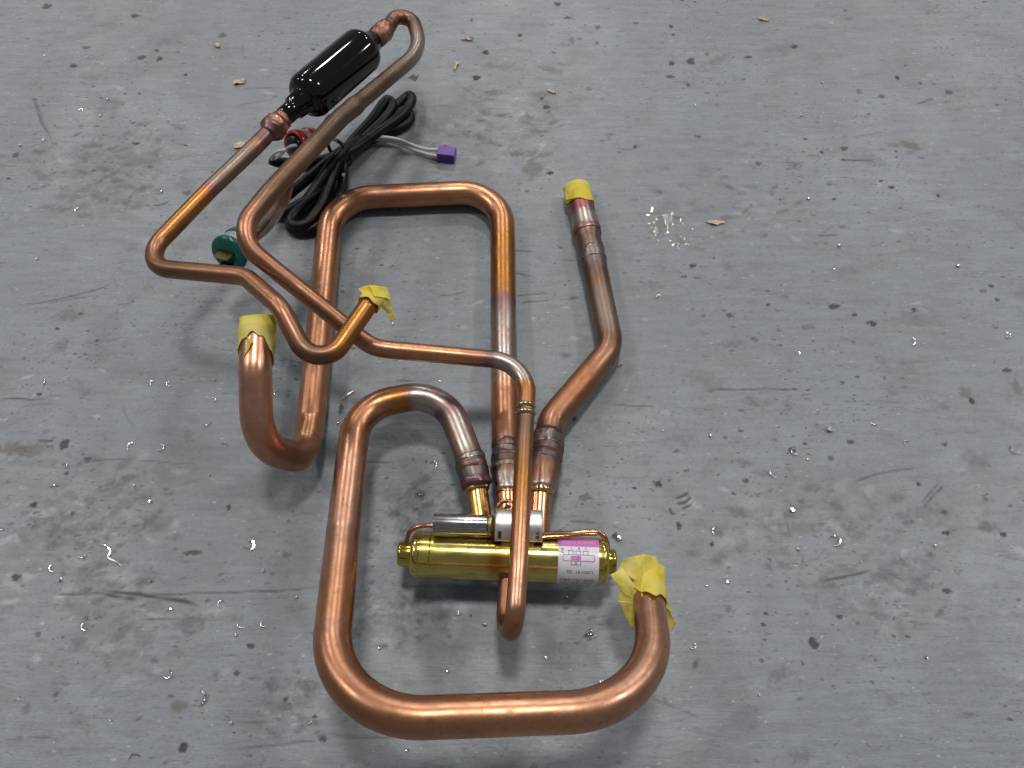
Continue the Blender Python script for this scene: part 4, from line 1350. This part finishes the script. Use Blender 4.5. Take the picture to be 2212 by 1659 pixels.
curls = ((328, 825), (361, 830), (595, 847), (466, 863), (448, 918), (488, 958), (353, 970), (282, 961), (146, 1006), (119, 1050), (600, 1151), (179, 1205), (110, 1230), (135, 1241), (97, 826), (111, 964),
         (474, 1302), (179, 1356), (214, 1332), (518, 1354), (565, 1350), (367, 1463), (292, 1631), (1725, 763), (1888, 917), (1764, 889), (1713, 981), (1665, 1025), (1955, 953), (2185, 973), (2127, 1072),
         (2180, 727), (2149, 706), (1680, 670), (1974, 739), (176, 237), (95, 305), (165, 454), (265, 457), (908, 1069), (733, 915), (1276, 1370), (1540, 1145), (1500, 1400), (1340, 790), (1420, 640), (1180, 970))
LC = ranked(curls, 'small curled metal shaving')
for i, (u, v) in enumerate(curls):
    place('metal_shaving', SH[i % 5], u, v, random.uniform(0, 6.28), random.uniform(.75, 1.15), LC[(u, v)], 'metal shaving', G1)
flakes = ((463, 822), (291, 1049), (325, 1084), (155, 1111), (6, 1144), (325, 1255), (570, 1232), (454, 1027), (129, 1255), (371, 1315), (511, 1370), (168, 1432), (60, 1439), (240, 1556), (670, 1562), (405, 1372),
          (1431, 931), (1744, 993), (1723, 1186), (1859, 1213), (1932, 1335), (2019, 1180), (1570, 1257), (1539, 1105), (1526, 1265), (1534, 942), (1775, 180), (1758, 233), (1730, 251), (1685, 430), (1745, 430), (1766, 335),
          (1800, 582), (1502, 229), (233, 214), (363, 262), (44, 315), (349, 414), (217, 250), (97, 122), (262, 53), (951, 824), (991, 1324), (1016, 1329), (1047, 1350), (967, 1451), (1310, 610), (850, 700), (500, 1560), (880, 1620), (1640, 1500), (1800, 1480),
          (2000, 1420), (1580, 1330), (1180, 1420), (820, 1400), (1225, 1290), (640, 1290), (80, 560), (380, 700), (30, 740))
LFK = ranked(flakes, 'tiny bright metal flake')
for i, (u, v) in enumerate(flakes):
    place('metal_flake', FLK[i % 4], u, v, random.uniform(0, 6.28), random.uniform(.6, 1.1), LFK[(u, v)], 'metal flake', G1)
# the ones that stand out
place('metal_flake', FLK[2], 1789, 928, -0.5, 1.7, 'largest oval bright metal flake right of the valve end', 'metal flake', G1)
place('metal_shaving', SH[1], 1811, 1166, 0.4, 1.5, 'large silver shaving curled like a hook at lower right', 'metal shaving', G1)
place('metal_shaving', SH[2], 443, 1507, 0.2, 1.5, 'hooked silver shaving beside the brown stain at lower left', 'metal shaving', G1)
place('metal_flake', FLK[1], 1337, 1164, 0.7, 1.9, 'square silver metal flake right of the brass valve end', 'metal flake', G1)
place('metal_flake', FLK[0], 2068, 576, 0.3, 1.3, 'bright metal flake alone at the upper right', 'metal flake', G1)
place('metal_flake', FLK[0], 1811, 532, 0.9, 1.2, 'white glinting metal flake right of the gel smear', 'metal flake', G1)
place('metal_flake', FLK[2], 1710, 1103, 0.3, 1.3, 'bright oval flake above the brown scuff at right', 'metal flake', G1)
place('metal_shaving', SH[0], 940, 1001, 0.9, 1.3, 'silver shaving curled like a comma inside the left pipe arch', 'metal shaving', G1)


def strip(name, ctrl, w, label, cat, mat, group=None, z0=0.5, lift=0.6):
    P = [at(u, v) for u, v in ctrl]
    o0 = P[0].copy()
    pts = smooth_path([p - o0 + Vector((0, 0, (z0 + lift * (i % 2)) * 0.001)) for i, p in enumerate(P)], 6)
    fr = frames(pts)
    V, F = [], []
    n = len(pts)
    for i, (p, (t, nn, b)) in enumerate(zip(pts, fr)):
        ww = w * 0.001 * (0.4 + 0.6 * math.sin(math.pi * (0.1 + 0.8 * i / (n - 1)))) * (0.85 + 0.3 * random.random())
        for (sx, sz) in ((-.5, .0), (.5, .25), (.5, .05), (-.5, -.2)):
            V.append(p + b * sx * ww + Vector((0, 0, max(sz * ww, -0.0003))))
    for i in range(n - 1):
        for j in range(4):
            k = (j + 1) % 4
            F.append((i * 4 + j, (i + 1) * 4 + j, (i + 1) * 4 + k, i * 4 + k))
    F.append((0, 1, 2, 3)); F.append(((n - 1) * 4 + 3, (n - 1) * 4 + 2, (n - 1) * 4 + 1, (n - 1) * 4))
    m_ = bpy.data.meshes.new(name); m_.from_pydata([tuple(v) for v in V], [], F); m_.update(); m_.materials.append(mat)
    o = bpy.data.objects.new(name, m_); o.location = (o0.x, o0.y, 0.0); col.objects.link(o)
    return tag(o, label, cat, group)


strip('metal_shaving', [(218, 1176), (231, 1180), (239, 1191), (235, 1205), (252, 1214), (265, 1224)], 1.1, 'longest wormlike silver shaving on the floor at the left', 'metal shaving', M['chip'], G1)
strip('metal_shaving', [(536, 1170), (546, 1168), (549, 1180), (543, 1189)], 1.8, 'thick bright hooked shaving left of the tall pipe leg', 'metal shaving', M['chip'], G1)
strip('metal_shaving', [(737, 875), (741, 862), (752, 852), (764, 846)], 1.1, 'slender curved shaving between the two left pipe legs', 'metal shaving', M['chip'], G1)
strip('metal_shaving', [(1296, 1482), (1297, 1474), (1305, 1471), (1313, 1475)], 1.5, 'bright curled shaving touching the inside of the bottom pipe', 'metal shaving', M['chip'], G1)
strip('metal_shaving', [(1268, 1383), (1280, 1377), (1292, 1372)], 1.4, 'straight silver sliver below the valve sticker', 'metal shaving', M['chip'], G1)

G2 = 'wood chips scattered on the floor'
for (u, v, a_, b_, rz, lab, sd) in ((1649, 44, .0058, .0022, -0.3, 'pale wood chip near the top edge at upper right', 3), (517, 179, .0052, .0036, 0.3, 'pale square wood chip left of the black filter', 5),
                                (517, 317, .0062, .0034, 0.25, 'tan wood chip touching the pipe below the black filter', 8), (1545, 483, .0075, .0018, -0.05, 'long tan wood splinter right of the gel smear', 9),
                                (1012, 87, .0060, .0016, -0.1, 'thin tan wood splinter right of the top pipe bend', 12), (985, 144, .0020, .0050, -0.2, 'upright pale wood chip right of the top pipe bend', 14),
                                (470, 100, .0034, .0016, -0.6, 'smallest pale wood chip at upper left', 15), (1194, 200, .0042, .0015, -0.6, 'small pale pinkish wood sliver above the copper loop', 16)):
    place('wood_chip', flake_mesh(sd, a_, b_, M['wood'], 0.0004, 0.0016, 9, (.45, 1.25)), u, v, rz, 1.3, lab, 'wood chip', G2)

# clear gel smear: a low film with beads
GV, GF = [], []


def dome(cx, cy, rx, ry, h, seg=12, rings=4, jag=0.0):
    b0 = len(GV)
    for i in range(rings):
        f = i / rings
        rr = math.cos(f * math.pi / 2); zz = math.sin(f * math.pi / 2)
        for j in range(seg):
            a = 2 * math.pi * j / seg
            k = 1 + jag * noise.noise(Vector((math.cos(a) * 1.7 + cx * 90, math.sin(a) * 1.7, cy * 90)))
            GV.append((cx + rx * rr * k * math.cos(a), cy + ry * rr * k * math.sin(a), 0.0003 + h * zz))
    GV.append((cx, cy, 0.0003 + h)); top = len(GV) - 1
    for i in range(rings - 1):
        for j in range(seg):
            k = (j + 1) % seg
            GF.append((b0 + i * seg + j, b0 + i * seg + k, b0 + (i + 1) * seg + k, b0 + (i + 1) * seg + j))
    for j in range(seg):
        GF.append((b0 + (rings - 1) * seg + j, b0 + (rings - 1) * seg + (j + 1) % seg, top))


gc = at(1432, 488)
for (x, y) in ((985, 575), (980, 780), (880, 885), (918, 895), (830, 940), (925, 950), (935, 1018), (995, 1060), (975, 1148), (765, 1208), (890, 1275), (690, 1298), (650, 1250), (615, 1242), (730, 1280), (820, 1270),
               (1115, 930), (1200, 985), (1245, 1085), (1308, 1042), (1385, 1200), (1488, 1210), (1155, 1255), (1200, 1415), (1095, 1535), (1110, 1580), (1155, 1615), (940, 1555), (1395, 1525), (393, 995), (685, 920), (920, 1120), (1190, 1500), (1240, 1515), (600, 1190)):
    u, v = 1350 + x * .09765, 378 + y * .09765
    p = at(u, v)
    dome(p.x - gc.x, p.y - gc.y, random.uniform(.0012, .0024), random.uniform(.0012, .0024), random.uniform(.0005, .0009), jag=0.25)
for (u, v, a_, b_) in ((1428, 470, .012, .013), (1425, 492, .010, .012), (1460, 480, .006, .006), (1462, 520, .007, .006)):
    p = at(u, v)
    dome(p.x - gc.x, p.y - gc.y, a_, b_, .0006, 28, 4, 0.5)
gm = bpy.data.meshes.new('gel_smear'); gm.from_pydata(GV, [], GF); gm.update(); gm.materials.append(M['gel'])
gm.polygons.foreach_set('use_smooth', [True] * len(gm.polygons))
go = bpy.data.objects.new('gel_smear', gm); go.location = (gc.x, gc.y, 0); col.objects.link(go)
tag(go, 'glinting smear of clear gel beads right of the taped branch end', 'gel smear')
